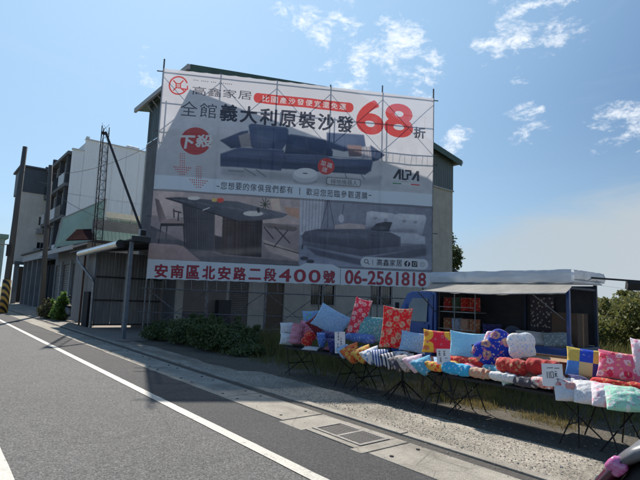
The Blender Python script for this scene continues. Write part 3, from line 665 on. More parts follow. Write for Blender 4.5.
px_grain(int(ST((300, 200.5))[1])+6, int(ST((300, 266))[1])-6, 0, IW, .10, 48)
_a, _b = int(ST((300, 200.5))[1])+6, int(ST((300, 266))[1])-6; PIX[_a:_b] = np.clip((PIX[_a:_b]*1.95)**1.3*np.array([1.0, .98, .99], np.float32), .015, .95); _c = int(ST((301.2, 230))[0]); PIX[_a:_b, :_c] *= np.array([1.10, 1.0, .90], np.float32)
# search capsule
px_poly([(366, 257.4)]+[(366-4.8*math.sin(R(a)), 262.6-5*math.cos(R(a))) for a in range(0, 181, 15)]+[(422.5, 270.2)]+[(422.5+4.8*math.sin(R(a)), 264.8+5.2*math.cos(R(a))) for a in range(0, 181, 15)], (.86, .86, .88))
px_ring(367, 261.8, 2.2, 2.2, .7, INK); px_line((368.4, 263.2), (370, 265), .8, INK); px_line((373.5, 260), (373.3, 265.6), .4, INK)
px_text('高鑫家居', (377, 259.4), (402, 267), (.07, .07, .1), .02, each=.1)
px_ell(406.8, 264.3, 2.9, 3, (.03, .03, .05)); px_text('f', (406.0, 261.8), (408.4, 267.4), (.86, .86, .88), .04)
px_poly([(411.3, 261.4), (416.8, 261.8), (416.7, 267.5), (411.2, 267.1)], (.03, .03, .05)); px_ring(414, 264.5, 1.7, 1.7, .55, (.86, .86, .88)); px_ell(415.9, 262.8, .4, .4, (.86, .86, .88))
px_ell(421.6, 264.9, 2.9, 2.7, (.62, .63, .66)); px_text('LINE', (419.6, 263.8), (423.7, 266.2), (.86, .86, .88), .01)
# address strip
px_poly([(140, 258.9), (300.5, 266.6), (308, 263.5), (334, 265), (341, 268.6), (445, 273.6), (445, 292), (140, 282)], (.86, .91, .96))
px_text('安南區北安路二段400號', (156.5, 264.4), (337.5, 283.6), DR, .022, each=.2, halo=((.10, .04, .06), .04))
px_line((341.8, 268.8), (341.5, 284.5), .6, (.25, .25, .28))
px_text('06-2561818', (346.5, 270.3), (424.8, 286.6), DR, .02, halo=((.10, .04, .06), .04))
# light weathering of the print
for _ in range(26):
    x = rng.uniform(150, 425); w_ = rng.uniform(2, 9); y = rng.uniform(100, 250)
    px_poly([(x, y), (x+w_, y), (x+w_*.7, y+rng.uniform(15, 60)), (x, y+20)], (.6, .6, .62), alpha=.06, soft=15)
img = bpy.data.images.new('banner_print', IW, IH, float_buffer=True, is_data=False); img.colorspace_settings.name = 'Non-Color'
full = np.ones((IH, IW, 4), np.float32); full[..., :3] = PIX[::-1]; img.pixels.foreach_set(full.ravel()); img.update(); img.pack()

M = bpy.data.materials.new('printed_mesh_banner'); M.use_nodes = True; t = M.node_tree; out = t.nodes['Material Output']; b = t.nodes['Principled BSDF']
im = t.nodes.new('ShaderNodeTexImage'); im.image = img; im.extension = 'EXTEND'; im.interpolation = 'Linear'
uvn = t.nodes.new('ShaderNodeUVMap'); uvn.uv_map = 'UVMap'; t.links.new(uvn.outputs[0], im.inputs[0])
b.inputs['Roughness'].default_value = .6; b.inputs['Specular IOR Level'].default_value = .35; t.links.new(im.outputs[0], b.inputs['Base Color'])
tl_ = t.nodes.new('ShaderNodeBsdfTranslucent'); t.links.new(im.outputs[0], tl_.inputs[0]); mx = t.nodes.new('ShaderNodeMixShader'); mx.inputs[0].default_value = .27
t.links.new(b.outputs[0], mx.inputs[1]); t.links.new(tl_.outputs[0], mx.inputs[2])
tp = t.nodes.new('ShaderNodeBsdfTransparent'); m2 = t.nodes.new('ShaderNodeMixShader'); m2.inputs[0].default_value = .09
t.links.new(mx.outputs[0], m2.inputs[1]); t.links.new(tp.outputs[0], m2.inputs[2]); t.links.new(m2.outputs[0], out.inputs[0]); m_banner = M

bb = thing('billboard', tuple(BL0), 'huge printed furniture advertisement stretched over a pipe scaffold in front of the warehouse', 'billboard')
nx_, nz_ = 120, 88; vs = []; fs = []; uv = []
for j in range(nz_+1):
    for i in range(nx_+1):
        s_, t_ = i/nx_, j/nz_; z0 = ZB[0]+(ZB[1]-ZB[0])*s_; z1 = ZT[0]+(ZT[1]-ZT[0])*s_
        # slack between the posts and at the tied hem
        bel = .05*math.sin(s_*5*math.pi)**2*math.sin(t_*math.pi)+.035*noise.noise(Vector((s_*6, t_*5, 1)))+.012*noise.noise(Vector((s_*26, t_*10, 4)))
        if abs(s_-.5) < .49: bel += 0
        p = BL0+BD*(BW*s_)+BN*(.06+bel); vs.append((p.x, p.y, z0+(z1-z0)*t_+(.02*abs(math.sin(s_*24*math.pi)) if j == 0 else -.02*abs(math.sin(s_*20*math.pi)) if j == nz_ else 0))); uv.append((s_, t_))
for j in range(nz_):
    for i in range(nx_): a = j*(nx_+1)+i; fs.append((a, a+1, a+nx_+2, a+nx_+1))
k = MB(); k.v = vs; k.f = fs; bo = obj('printed_banner', k, m_banner, bb, smooth=True)
ul = bo.data.uv_layers.new(name='UVMap')
for lp in bo.data.loops: ul.data[lp.index].uv = uv[lp.vertex_index]
PL = [0, 2.21, 4.46, 6.68, 8.9, 11.17]
m_pipe = mat('scaffold_pipe', (.20, .20, .21), .55, .5, col2=(.10, .085, .075), nscale=7, nlo=.45)
for i, l in enumerate(PL):
    p0, p1 = bp_(l, -.05), bp_(l, 10.72 if i in (0, 5) else 10.62 if i == 4 else 10.40); obj('post', MB().tube([p0, p1], .032 if i in (0, 3, 5) else .028, 8), m_pipe, bb)
    p0, p1 = bp_(l, -.05, .95), bp_(l, 9.9, .95); obj('rear_post', MB().tube([p0, p1], .028, 8), m_pipe, bb)
ZL = [.85, 1.72, 4.45, 7.38, 7.80, 10.22]
for z in ZL: obj('rail', MB().tube([bp_(-.25, z, -.02 if z < 2 else .03), bp_(BW+.25, z, -.02 if z < 2 else .03)], .022 if z != .85 else .016, 6), m_pipe, bb)
for z in (1.72, 4.45, 7.38, 9.8): obj('rear_rail', MB().tube([bp_(-.2, z, .92), bp_(BW+.2, z, .92)], .022, 6), m_pipe, bb)
k = MB()
for i in range(45): k.tube([bp_(.12+i*.25, 7.38, .03), bp_(.12+i*.25+(.0 if i % 2 else .06), 7.80, .03)], .010, 5)
obj('ladder_rung', k, m_pipe, bb, kind='stuff')
for z in (1.72, 4.45, 7.6):
    for l in PL: obj('tie_bar', MB().tube([bp_(l, z, 0), bp_(l, z, .95)], .018, 6), m_pipe, bb)
for i in range(5):
    a, c = PL[i], PL[i+1]; mid = (a+c)/2
    for (q0, q1, bk) in (((a, 7.85), (c, 10.1), .06), ((c, 7.85), (a, 10.1), .09), ((a, 4.5), (c, 7.3), .10), ((c, .1), (a, 1.75), .02), ((a, 1.8), (c, 4.4), .95)):
        if (i+int(q0[1])) % 2 and q0[1] < 7: continue
        obj('brace', MB().tube([bp_(q0[0], q0[1], bk), bp_(q1[0], q1[1], bk)], .014, 5), m_pipe, bb)
    obj('brace', MB().tube([bp_(a+.03, .08, .95), bp_(c, 1.75, .95)], .014, 5), m_pipe, bb)
# hem ropes tying the print to the rails
k = MB()
for i in range(24):
    s_ = (i+.5)/24; z0 = ZB[0]+(ZB[1]-ZB[0])*s_; k.tube([bp_(BW*s_, z0, -.04), bp_(BW*s_+.03, 1.73, -.01)], .004, 4)
obj('tie_rope', k, mat('white_rope', (.6, .6, .58)), bb, kind='stuff')

# ================================================================== the warehouse behind the billboard
def wallmat(name, c, c2, **kw):
    M = mat(name, c, .9, col2=c2, nscale=kw.get('ns', 1.6), bump=.15, bscale=50)
    add_layer(M, tuple(x*.55 for x in c), .9, .52, .75, .45, map_scale=(3, 3, .45)); return M
m_wall = wallmat('grey_render', (.44, .43, .38), (.36, .35, .315))
m_clad = mat('dark_green_cladding', (.115, .145, .145), .5, .2, col2=(.085, .11, .115), nscale=1.2, streak=(2, 2, .4))
m_roofg = mat('green_roof_sheet', (.07, .125, .095), .5, .2, col2=(.05, .09, .075), nscale=2)
m_trim = mat('pale_trim', (.42, .42, .42), .6)
m_purple = mat('dark_purplish_sheet', (.12, .10, .105), .7, col2=(.085, .07, .078), nscale=1.5)
m_glass = mat('dark_glass', (.02, .025, .03), .08, col2=(.03, .035, .04), spec=.8)
m_shut = mat('shutter_grey', (.23, .22, .21), .55, .3, col2=(.17, .16, .155), nscale=3)
X0, X1, XR, YF, YB, ZE, ZR = 8.52, 28.4, 18.2, 20.25, 25.7, 11.7, 13.5
wh = thing('warehouse', (X0, YF, 0), 'large gabled warehouse with green metal roof standing behind the billboard', 'warehouse')
def wallgrid(name, parent, material, axis, c0, c1, span, z, holes, th=.25):
    """a wall with rectangular openings (a0,a1,z0,z1); axis 'x' runs along X at depth c0..c1"""
    xs_ = sorted({span[0], span[1], *[h[0] for h in holes], *[h[1] for h in holes]}); zs = sorted({z[0], z[1], *[h[2] for h in holes], *[h[3] for h in holes]})
    k = MB()
    for a, b_ in zip(xs_, xs_[1:]):
        for c, d in zip(zs, zs[1:]):
            if any(h[0] <= a and b_ <= h[1] and h[2] <= c and d <= h[3] for h in holes): continue
            k.box(a, b_, c0, c1, c, d) if axis == 'x' else k.box(c0, c1, a, b_, c, d)
    return obj(name, k, material, parent)
HF = [(11.05, 12.1, 0, 2.6), (13.0, 14.2, 0, 2.3), (15.9, 17.65, 1.2, 2.35), (20.4, 22.3, 1.3, 2.5)]
wallgrid('wall', wh, m_wall, 'x', YF, YF+.2, (X0, X1), (0, 9.55), HF)
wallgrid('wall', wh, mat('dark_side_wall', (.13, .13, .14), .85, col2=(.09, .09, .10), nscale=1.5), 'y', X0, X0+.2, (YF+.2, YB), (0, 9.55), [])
obj('wall', MB().box(X1-.2, X1, YF+.2, YB, 0, 9.55), m_wall, wh); obj('wall', MB().box(X0, X1, YB, YB+.2, 0, 9.55), m_wall, wh)
def zroof(x): return ZE+(ZR-ZE)*(1-abs(x-XR)/(XR-X0 if x < XR else X1-XR))
x = X0
while x < X1-.01:                                    # gable cladding, one sheet beside the other
    xb = min(x+.995, X1); k = MB(); n = 4
    for i in range(n):
        a = x+(xb-x)*i/n; b_ = x+(xb-x)*(i+1)/n; a2 = a+(b_-a)*.28; am = a+(b_-a)*.42; bm2 = a+(b_-a)*.86
        for (p, q, yp, yq) in ((a, a2, -.03, -.03), (a2, am, -.03, -.06), (am, bm2, -.06, -.06), (bm2, b_, -.06, -.03)):
            k.add([(p, YF+yp, 9.55), (q, YF+yq, 9.55), (q, YF+yq, zroof(q)), (p, YF+yp, zroof(p))], [(0, 1, 2, 3)])
    obj('cladding_sheet', k, m_clad, wh); x = xb
obj('gable_backing', MB().prism([(X0, 9.55), (X1, 9.55), (X1, ZE), (XR, ZR), (X0, ZE)], 1, YF, YF+.1), m_clad, wh)
y = YF
while y < YB-.01:
    yb = min(y+.995, YB); obj('cladding_sheet', MB().sheet((X0-.02, y, 9.55), (0, yb-y, 0), (0, 0, ZE-9.55), 4, .03, (-1, 0, 0)), m_clad, wh); y = yb
obj('cladding_flashing', MB().box(X0-.06, X1+.05, YF-.085, YF-.0, 9.47, 9.56), m_trim, wh)
for sx_, xe in ((-1, X0-.38), (1, X1+.38)):
    ze = ZE-(ZR-ZE)/(XR-X0)*.38
    obj('roof_slope', MB().add([(xe, YF-.45, ze+.1), (XR, YF-.45, ZR+.1), (XR, YB+1.2, ZR+.1), (xe, YB+1.2, ze+.1), (xe, YF-.45, ze+.02), (XR, YF-.45, ZR+.02), (XR, YB+1.2, ZR+.02), (xe, YB+1.2, ze+.02)],
        [(0,1,2,3),(7,6,5,4),(0,4,5,1),(2,6,7,3),(1,5,6,2),(3,7,4,0)]), m_roofg, wh)
    obj('verge_trim', MB().add([(xe, YF-.50, ze+.16), (XR, YF-.50, ZR+.16), (XR, YF-.44, ZR+.16), (xe, YF-.44, ze+.16), (xe, YF-.50, ze-.26), (XR, YF-.50, ZR-.26), (XR, YF-.44, ZR-.26), (xe, YF-.44, ze-.26)],
        [(0,1,2,3),(7,6,5,4),(0,4,5,1),(2,6,7,3),(1,5,6,2),(3,7,4,0)]), m_roofg, wh)
    obj('eave_gutter', MB().box(xe-.12 if sx_ < 0 else xe, xe if sx_ < 0 else xe+.12, YF-.5, YB+1.2, ze-.1, ze+.14), m_trim, wh)
for i in range(7):
    yy = YF+.2+i*.8; obj('eave_bracket', MB().bar((X0-.36, yy, 11.55), (X0, yy, 11.2), .05), m_trim, wh)
# openings of the front
def shutter(parent, x0, x1, y, z0, z1, name='shutter', st=.085):
    f_ = obj(name, MB().box(x0, x1, y+.06, y+.09, z0, z1), m_shut, parent); k = MB(); z = z0
    while z < z1-.01: k.prism([(y+.06, z), (y+.02, z+.02), (y+.02, z+st-.03), (y+.06, z+st-.01)], 0, x0+.01, x1-.01); z += st
    obj('slats', k, m_shut, f_, kind='stuff'); return f_
shutter(wh, 11.05, 12.1, YF+.02, 0, 2.6)
obj('door', MB().box(13.02, 14.18, YF+.08, YF+.13, 0, 2.28), mat('brown_door', (.10, .07, .05), .5), wh)
for (a, b_, c, d) in HF[2:]:
    w = obj('window', MB().box(a, b_, YF+.12, YF+.14, c, d), m_glass, wh)
    k = MB(); k.box(a, b_, YF+.03, YF+.09, c, c+.05).box(a, b_, YF+.03, YF+.09, d-.05, d).box(a, a+.05, YF+.03, YF+.09, c+.05, d-.05).box(b_-.05, b_, YF+.03, YF+.09, c+.05, d-.05).box((a+b_)/2-.03, (a+b_)/2+.03, YF+.04, YF+.09, c+.05, d-.05)
    obj('window_frame', k, m_trim, w); k = MB()
    for i in range(1, 12): xx = a+(b_-a)*i/12; k.tube([(xx, YF-.05, c-.05), (xx, YF-.05, d+.05)], .009, 5)
    for zz in (c+.02, (c+d)/2, d-.02): k.tube([(a, YF-.05, zz), (b_, YF-.05, zz)], .009, 5)
    obj('security_bars', k, m_steel, w)
obj('purlin_band', MB().box(X0+.3, 10.9, YF-.03, YF-.002, .0, .82), m_purple, wh); obj('wall_sheet', MB().box(X0+.3, 10.9, YF-.02, YF-.002, .84, 2.9), mat('brownish_sheet', (.19, .17, .155), .7, nscale=1), wh)
k = MB().box(10.35, 10.98, YF-.4, YF-.03, 0, 1.35); obj('meter_cabinet', k, mat('dark_cabinet', (.03, .035, .045), .5), wh, bevel=.01)
# boundary wall and lean-to to the left of the warehouse (deep shade under the roof)
ls = thing('lean_to_shed', (5.5, 22, 0), 'corrugated metal lean-to shed with a silver eave gutter beside the warehouse', 'shed')
m_corr = mat('weathered_corrugated', (.27, .27, .265), .6, .35, col2=(.19, .19, .195), nscale=1.4, streak=(3, 3, .35))
add_layer(m_corr, (.14, .10, .075), 1.8, .56, .74, .5, map_scale=(4, 4, .5))
m_frame = mat('dark_steel_frame', (.035, .037, .042), .6, .2)
m_post = mat('blue_grey_post', (.14, .17, .20), .55, .3, col2=(.11, .12, .14))
for j, (z0, z1) in enumerate(((.16, 1.13), (1.2, 2.12), (2.19, 3.25))):
    x = 5.62
    while x < 8.4:
        xb = min(x+.70, 8.42); obj('wall_sheet', MB().sheet((x, 22+.01*random.random(), z0), (xb-x-.01, 0, 0), (0, 0, z1-z0), 5, .03, (0, -1, 0)), m_corr, ls); x = xb
for z in (.13, 1.165, 2.155): obj('wall_rail', MB().box(5.58, 8.45, 21.93, 21.99, z-.035, z+.035), m_frame, ls)
obj('corner_post', MB().box(5.52, 5.6, 21.95, 22.05, 0, 3.3), m_post, ls); obj('front_post', MB().bar((5.30, 16.75, 0), (5.30, 16.75, 3.28), .11), m_post, ls)
obj('rear_post', MB().bar((5.38, 23.2, 0), (5.38, 23.2, 3.3), .07), mat('rusty_post', (.11, .055, .035), .8), ls)
obj('inner_post', MB().bar((6.3, 20.2, 0), (6.3, 20.2, 3.4), .06), m_steel, ls)
obj('side_sheet', MB().sheet((5.55, 22.05, 0.1), (0, 3.6, 0), (0, 0, 3.1), 18, .025, (-1, 0, 0)), m_corr, ls)
obj('roof_sheet', MB().add([(5.22, 16.6, 3.36), (5.85, 16.6, 3.435), (6.12, 18.5, 3.47), (8.48, 19.2, 3.75), (8.48, 25.6, 3.75), (5.22, 25.6, 3.36), (5.22, 16.6, 3.31), (5.85, 16.6, 3.385), (6.12, 18.5, 3.42), (8.48, 19.2, 3.70), (8.48, 25.6, 3.70), (5.22, 25.6, 3.31)],
    [(0,1,2,5),(2,3,4,5),(11,8,7,6),(11,10,9,8),(0,6,7,1),(1,7,8,2),(2,8,9,3),(3,9,10,4),(4,10,11,5),(5,11,6,0)]), m_frame, ls)
for yy, xr_ in ((16.75, 5.9), (19.4, 8.45), (21.4, 8.45)): obj('rafter', MB().bar((5.3, yy, 3.24), (xr_, yy, 3.24+(xr_-5.3)*.124), .07, .1), m_frame, ls)
obj('roof_fascia', MB().box(5.22, 5.85, 16.5, 16.57, 3.28, 3.46), m_frame, ls)
m_silver = mat('silver_gutter', (.62, .63, .64), .22, .95, col2=(.48, .48, .49), nscale=5, streak=(1, .3, 1))
obj('eave_gutter', MB().tube([(5.14, 17.5, 3.23), (5.14, 23.2, 3.14)], .135, 14), m_silver, ls, smooth=False)
obj('gutter_end', MB().tube([(5.14, 17.43, 3.23), (5.14, 17.5, 3.23)], .15, 14), m_frame, ls)
obj('downpipe', MB().tube([(5.14, 23.6, 3.05), (5.16, 23.5, 2.85), (5.46, 22.0, 2.05), (5.49, 21.9, 1.9), (5.50, 21.88, .05)], .05, 8), m_steel, ls)
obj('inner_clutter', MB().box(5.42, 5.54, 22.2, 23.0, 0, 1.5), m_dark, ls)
# floodlight box on the boom end
fl = thing('floodlight', (7.25, 21.6, 4.2), 'white floodlight box mounted at the foot of the leaning boom', 'floodlight')
obj('housing', MB().box(7.12, 7.42, 21.5, 21.72, 4.02, 4.36), m_trim, fl, bevel=.02); obj('lens', MB().box(7.16, 7.38, 21.485, 21.5, 4.07, 4.31), m_glass, fl)
obj('bracket', MB().bar((7.27, 21.6, 3.7), (7.27, 21.6, 4.02), .05), m_frame, fl)
# yard slab in front of the shed
obj('driveway', MB().add([(4.74, 16.0, .014), (8.4, 15.6, .014), (8.4, 24, .014), (4.74, 34, .014)], [(0, 1, 2, 3)]), mat('yard_concrete', (.23, .20, .17), .9, col2=(.16, .14, .12), nscale=1.5, bump=.2), kind='structure')

# lattice mast with a leaning boom
lt = thing('lattice_mast', (6.1, 24.6, 0), 'slender rusty lattice mast rising above the lean-to roof', 'mast')
m_rust = mat('rusty_lattice', (.075, .06, .055), .7, .3, col2=(.04, .035, .035))
LB = [(-.21, -.18), (.21, -.18), (0, .2)]
for a in LB: obj('leg', MB().tube([(6.2+a[0]*1.15, 24.6+a[1], 0), (6.02+a[0]*.8, 24.6+a[1]*.8, 9.55)], .022, 6), m_rust, lt)
for i in range(20):
    z0 = .3+i*.47; z1 = z0+.47; f0 = z0/9.5; f1 = z1/9.5
    P_ = [(6.2-.18*f0+a[0]*(1.15-.35*f0), 24.6+a[1]*(1-.2*f0), z0) for a in LB]; Q_ = [(6.2-.18*f1+a[0]*(1.15-.35*f1), 24.6+a[1]*(1-.2*f1), z1) for a in LB]
    k = MB()
    for j in range(3): k.tube([P_[j], P_[(j+1) % 3]], .010, 4); k.tube([P_[j], Q_[(j+1) % 3]], .008, 4)
    obj('lacing', k, m_rust, lt)
obj('head_plate', MB().box(5.90, 6.12, 24.48, 24.72, 9.2, 9.28), m_rust, lt)
bmx = thing('boom', (6.05, 24.4, 9.2), 'long dark boom leaning from the mast top down towards the billboard', 'boom')
obj('pipe', MB().tube([(6.02, 24.38, 9.25), (7.25, 21.75, 4.35)], .058, 8), m_frame, bmx)

# ================================================================== house with green screens between mast and white building
hs = thing('roadside_house', (6, 24, 0), 'low roadside house with roller shutters, green roof screens and a cream parapet', 'house')
m_hw = wallmat('grey_house_wall', (.22, .225, .23), (.17, .175, .18))
m_green = mat('green_translucent_sheet', (.34, .46, .38), .5, col2=(.27, .38, .32), nscale=1.2)
m_cream = mat('cream_paint', (.80, .77, .64), .7, col2=(.68, .65, .54))
wallgrid('wall', hs, m_hw, 'y', 6.0, 6.2, (25.8, 33), (0, 3.9), [(26.2, 28.3, 0, 2.8), (28.7, 30.6, 0, 2.8), (31.0, 32.7, 0, 2.8)])
obj('wall', MB().box(6.2, 10.5, 25.8, 26.0, 0, 5.2), m_hw, hs); obj('wall', MB().box(6.2, 10.5, 32.8, 33, 0, 5.0), m_hw, hs)
for (a, b_) in ((26.2, 28.3), (28.7, 30.6), (31.0, 32.7)):
    f_ = obj('shutter', MB().box(6.10, 6.14, a, b_, 0, 2.8), m_shut, hs); k = MB(); z = 0
    while z < 2.75: k.prism([(6.10, z), (6.06, z+.02), (6.06, z+.08), (6.10, z+.1)], 1, a+.02, b_-.02); z += .11
    obj('slats', k, m_shut, f_, kind='stuff')
for yy in (28.5, 30.8, 26.0): obj('pilaster', MB().box(5.9, 6.0, yy-.12, yy+.12, 0, 3.0), mat('pale_pilaster', (.34, .35, .36), .8), hs)
obj('awning', MB().add([(5.1, 24.4, 3.45), (6.2, 24.4, 3.95), (6.2, 32.6, 3.95), (5.1, 32.6, 3.45), (5.1, 24.4, 3.38), (6.2, 24.4, 3.88), (6.2, 32.6, 3.88), (5.1, 32.6, 3.38)],
    [(0,1,2,3),(7,6,5,4),(0,4,5,1),(2,6,7,3),(1,5,6,2),(3,7,4,0)]), mat('grey_awning', (.20, .20, .205), .7), hs)
obj('awning_edge', MB().box(5.03, 5.10, 24.4, 32.6, 3.32, 3.55), m_trim, hs)
# green screens and terrace
obj('roof_band', MB().sheet((5.75, 23.4, 3.82), (2.8, 0, 0), (0, .25, .52), 16, .03, (0, -1, 0)), m_green, hs)
obj('roof_band_back', MB().box(5.75, 8.5, 23.7, 24.6, 3.78, 3.84), m_frame, hs)
obj('screen', MB().add([(5.25, 29.6, 3.75), (7.0, 26.9, 4.3), (7.0, 26.9, 6.6), (5.5, 29.6, 5.55)], [(0, 1, 2, 3)]), m_green, hs)
for a, c in (((5.25, 29.6, 3.7), (5.5, 29.6, 5.6)), ((7.0, 26.9, 4.2), (7.0, 26.9, 6.65)), ((5.5, 29.6, 5.57), (7.0, 26.9, 6.62))): obj('screen_frame', MB().bar(a, c, .06), m_trim, hs)
x = 6.9
while x < 9.4: obj('terrace_panel', MB().sheet((x, 26.05, 4.3), (.58, 0, 0), (0, 0, 1.05), 5, .03, (0, -1, 0)), m_green, hs); x += .6
obj('parapet_beam', MB().box(6.8, 9.6, 25.95, 26.25, 5.4, 5.72), m_cream, hs)
for x in (6.9, 8.1, 9.3): obj('terrace_post', MB().bar((x, 26.0, 3.9), (x, 26.0, 5.4 if x != 8.1 else 6.4), .07), m_trim, hs)
obj('canopy', MB().add([(4.95, 25.3, 3.85), (6.4, 24.9, 4.05), (6.5, 26.4, 4.75), (5.6, 26.4, 4.6), (4.95, 25.3, 3.80), (6.4, 24.9, 4.0), (6.5, 26.4, 4.70), (5.6, 26.4, 4.55)],
    [(0,1,2,3),(7,6,5,4),(0,4,5,1),(2,6,7,3),(1,5,6,2),(3,7,4,0)]), mat('dark_red_canopy', (.04, .024, .024), 1, spec=0), hs)

# ================================================================== white clad building
wb = thing('white_building', (6.4, 34, 0), 'tall white metal-clad building with dark balconies on its road side', 'building')
m_white = mat('white_cladding', (.87, .89, .91), .45, .0, col2=(.82, .85, .88), nscale=.9, streak=(2, 2, .3)); add_layer(m_white, (.5, .49, .47), 1.1, .60, .80, .35, map_scale=(3, 3, .25))
m_white2 = mat('white_steel', (.66, .68, .70), .5)
obj('core', MB().box(7.3, 13.6, 34.1, 42.5, 0, 11.35), m_white2, wb); obj('side_core', MB().box(6.75, 7.3, 34.1, 42.5, 0, 10.5), mat('dark_reveal', (.10, .105, .115), .8), wb)  # side core is one even dark grey behind the windows
xs2 = [6.49, 7.22, 8.12, 9.02, 9.92, 10.82, 11.72, 12.62, 13.52]
for i, (a, b_) in enumerate(zip(xs2, xs2[1:])):
    tp_ = 10.64 if i == 0 else 11.5
    for (z0, z1) in ((3.0, 7.55), (7.57, tp_)):
        k = MB().sheet((a+.006, 34.07, z0), (b_-a-.012, 0, 0), (0, 0, z1-z0), 7, .022, (0, -1, 0)); obj('cladding_panel', k, m_white, wb)
    obj('parapet_cap', MB().box(a, b_, 33.98, 34.3, tp_, tp_+.07), m_white2, wb)
obj('wall', MB().box(6.49, 13.5, 34.05, 34.1, 0, 3.0), m_hw, wb)
obj('rooftop_unit', MB().box(10.05, 10.95, 34.6, 35.6, 11.5, 11.92), m_white2, wb, bevel=.03); obj('rooftop_unit', MB().box(7.3, 7.5, 34.2, 34.4, 11.5, 11.78), m_white2, wb)
# road side: frames, balconies, dark windows
for i, (a, b_) in enumerate(((34.3, 36.6), (36.9, 39.3), (39.6, 42.3))):
    for j, (z0, z1) in enumerate(((3.6, 5.8), (6.2, 8.0), (8.4, 10.2))):
        w = obj('window', MB().box(6.70, 6.74, a, b_, z0, z1), m_glass, wb); k = MB()
        for yy in (a, (a+b_)/2, b_): k.box(6.64, 6.70, yy-.05, yy+.05, z0, z1)
        k.box(6.645, 6.695, a, b_, z0-.04, z0+.03); k.box(6.645, 6.695, a, b_, z1-.03, z1+.04)
        obj('window_frame', k, m_white2, w)
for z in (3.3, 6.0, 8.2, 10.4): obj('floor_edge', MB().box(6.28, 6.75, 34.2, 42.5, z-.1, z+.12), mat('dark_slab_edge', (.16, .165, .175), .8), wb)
for j, z in enumerate((3.42, 6.12, 8.32)):
    for i in range(4): obj('balcony_panel', MB().box(6.25, 6.29, 34.6+i*1.9, 36.3+i*1.9, z, z+.75), (m_white2, m_glass)[(i+j) % 2], wb)
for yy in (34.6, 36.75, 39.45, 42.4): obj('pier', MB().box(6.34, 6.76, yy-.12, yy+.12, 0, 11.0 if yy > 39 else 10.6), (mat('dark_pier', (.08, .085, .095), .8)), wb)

for x in (8.6, 11.3): obj('drainpipe', MB().tube([(x, 33.95, 3), (x, 33.95, 11.3)], .05, 6), m_white2, wb)
for (x, z) in ((9.2, 5.2), (10.2, 5.2)): obj('air_conditioner', MB().box(x, x+.8, 33.6, 33.98, z, z+.55), m_trim, wb, bevel=.03)
# ================================================================== beige block with slate top band
bg_ = thing('beige_building', (4.8, 43, 0), 'beige apartment block with a slate grey top storey and dark arcade', 'building')
m_beige = wallmat('beige_render', (.76, .71, .63), (.68, .635, .56)); m_slate = mat('slate_band', (.115, .135, .155), .7, col2=(.10, .115, .13))
wallgrid('wall', bg_, m_beige, 'x', 43, 43.3, (4.95, 7.4), (3.2, 8.85), [(6.35, 6.85, 6.3, 7.0), (6.4, 6.9, 4.2, 4.9)])
obj('wall', MB().box(4.95, 5.2, 43.3, 46.3, 3.2, 8.85), m_beige, bg_); obj('wall', MB().box(5.2, 9, 43.35, 43.5, 3.2, 8.85), m_dark, bg_)
obj('top_storey', MB().box(4.85, 9.2, 42.95, 46.4, 8.86, 10.85), m_slate, bg_); obj('roof_slab', MB().box(4.7, 9.3, 42.8, 46.8, 10.86, 11.0), m_slate, bg_)
for h in ((6.35, 6.85, 6.3, 7.0), (6.4, 6.9, 4.2, 4.9)):
    w = obj('window', MB().box(h[0], h[1], 43.12, 43.15, h[2], h[3]), m_glass, bg_); obj('window_frame', MB().box((h[0]+h[1])/2-.02, (h[0]+h[1])/2+.02, 43.05, 43.12, h[2], h[3]), m_trim, w)
obj('balcony_slab', MB().box(4.9, 9, 41.6, 42.95, 3.0, 3.2), m_slate, bg_); obj('wall', MB().box(5.6, 9, 46.6, 46.8, 0, 3.0), m_dark, bg_)
for x in (5.1, 6.0, 7.2, 8.4): obj('column', MB().box(x-.15, x+.15, 41.8, 42.1, 0, 3.0), m_hw, bg_)
for x, z in ((6.15, 4.0), (6.2, 5.6)): u_ = obj('air_conditioner', MB().box(x, x+.45, 42.65, 42.98, z, z+.4), m_trim, bg_, bevel=.02)
# storefront row in front of it
sf = thing('storefront', (5.6, 36, 0), 'dark arcaded shopfront with a pale fascia below the beige block', 'shop')
obj('fascia', MB().box(5.35, 6.2, 33.6, 41.4, 3.35, 3.85), mat('pale_fascia', (.40, .42, .44), .7), sf); obj('canopy_roof', MB().box(5.2, 6.3, 33.5, 41.5, 3.86, 3.96), m_frame, sf)
for yy in (33.9, 35.7, 37.6, 39.5, 41.2): obj('column', MB().box(5.45, 5.7, yy-.12, yy+.12, 0, 3.35), m_hw, sf)
for a in (34.1, 35.9, 37.8, 39.7): obj('shopfront_glass', MB().box(6.2, 6.24, a, a+1.5, .1, 3.0), m_glass, sf)
k = onY(37, 270, 40.0); obj('menu_board', MB().box(5.62, 5.95, 39.9, 39.95, .9, 2.3), mat('bright_board', (.8, .78, .72), .6), sf)
# farther building at the frame edge
fb = thing('far_building', (2.5, 70, 0), 'pale green low building far off at the left edge', 'building')
obj('wall', MB().box(1.0, 7, 70, 80, 0, 7.4), mat('pale_green_wall', (.25, .34, .33), .8), fb); obj('roof_slab', MB().box(.7, 7.3, 69.7, 80, 7.4, 7.9), mat('green_roof_edge', (.16, .27, .24), .8), fb)
for i in range(4):
    for z in (1.2, 4.4): w = obj('window', MB().box(2.2+i*1.2, 3.0+i*1.2, 69.93, 69.98, z, z+1.5), m_glass, fb)

# the row stands farther back than its plan drawing: move each building to its place
for o_, kx, kz in ((hs, 1.3, 1.19), (wb, 1.35, 1.30), (bg_, 1.3, 1.255), (sf, 1.3, 1.18)):
    o_.location = (o_.location.x*kx, o_.location.y*kx, 0); o_.scale = (kx, kx, kz)

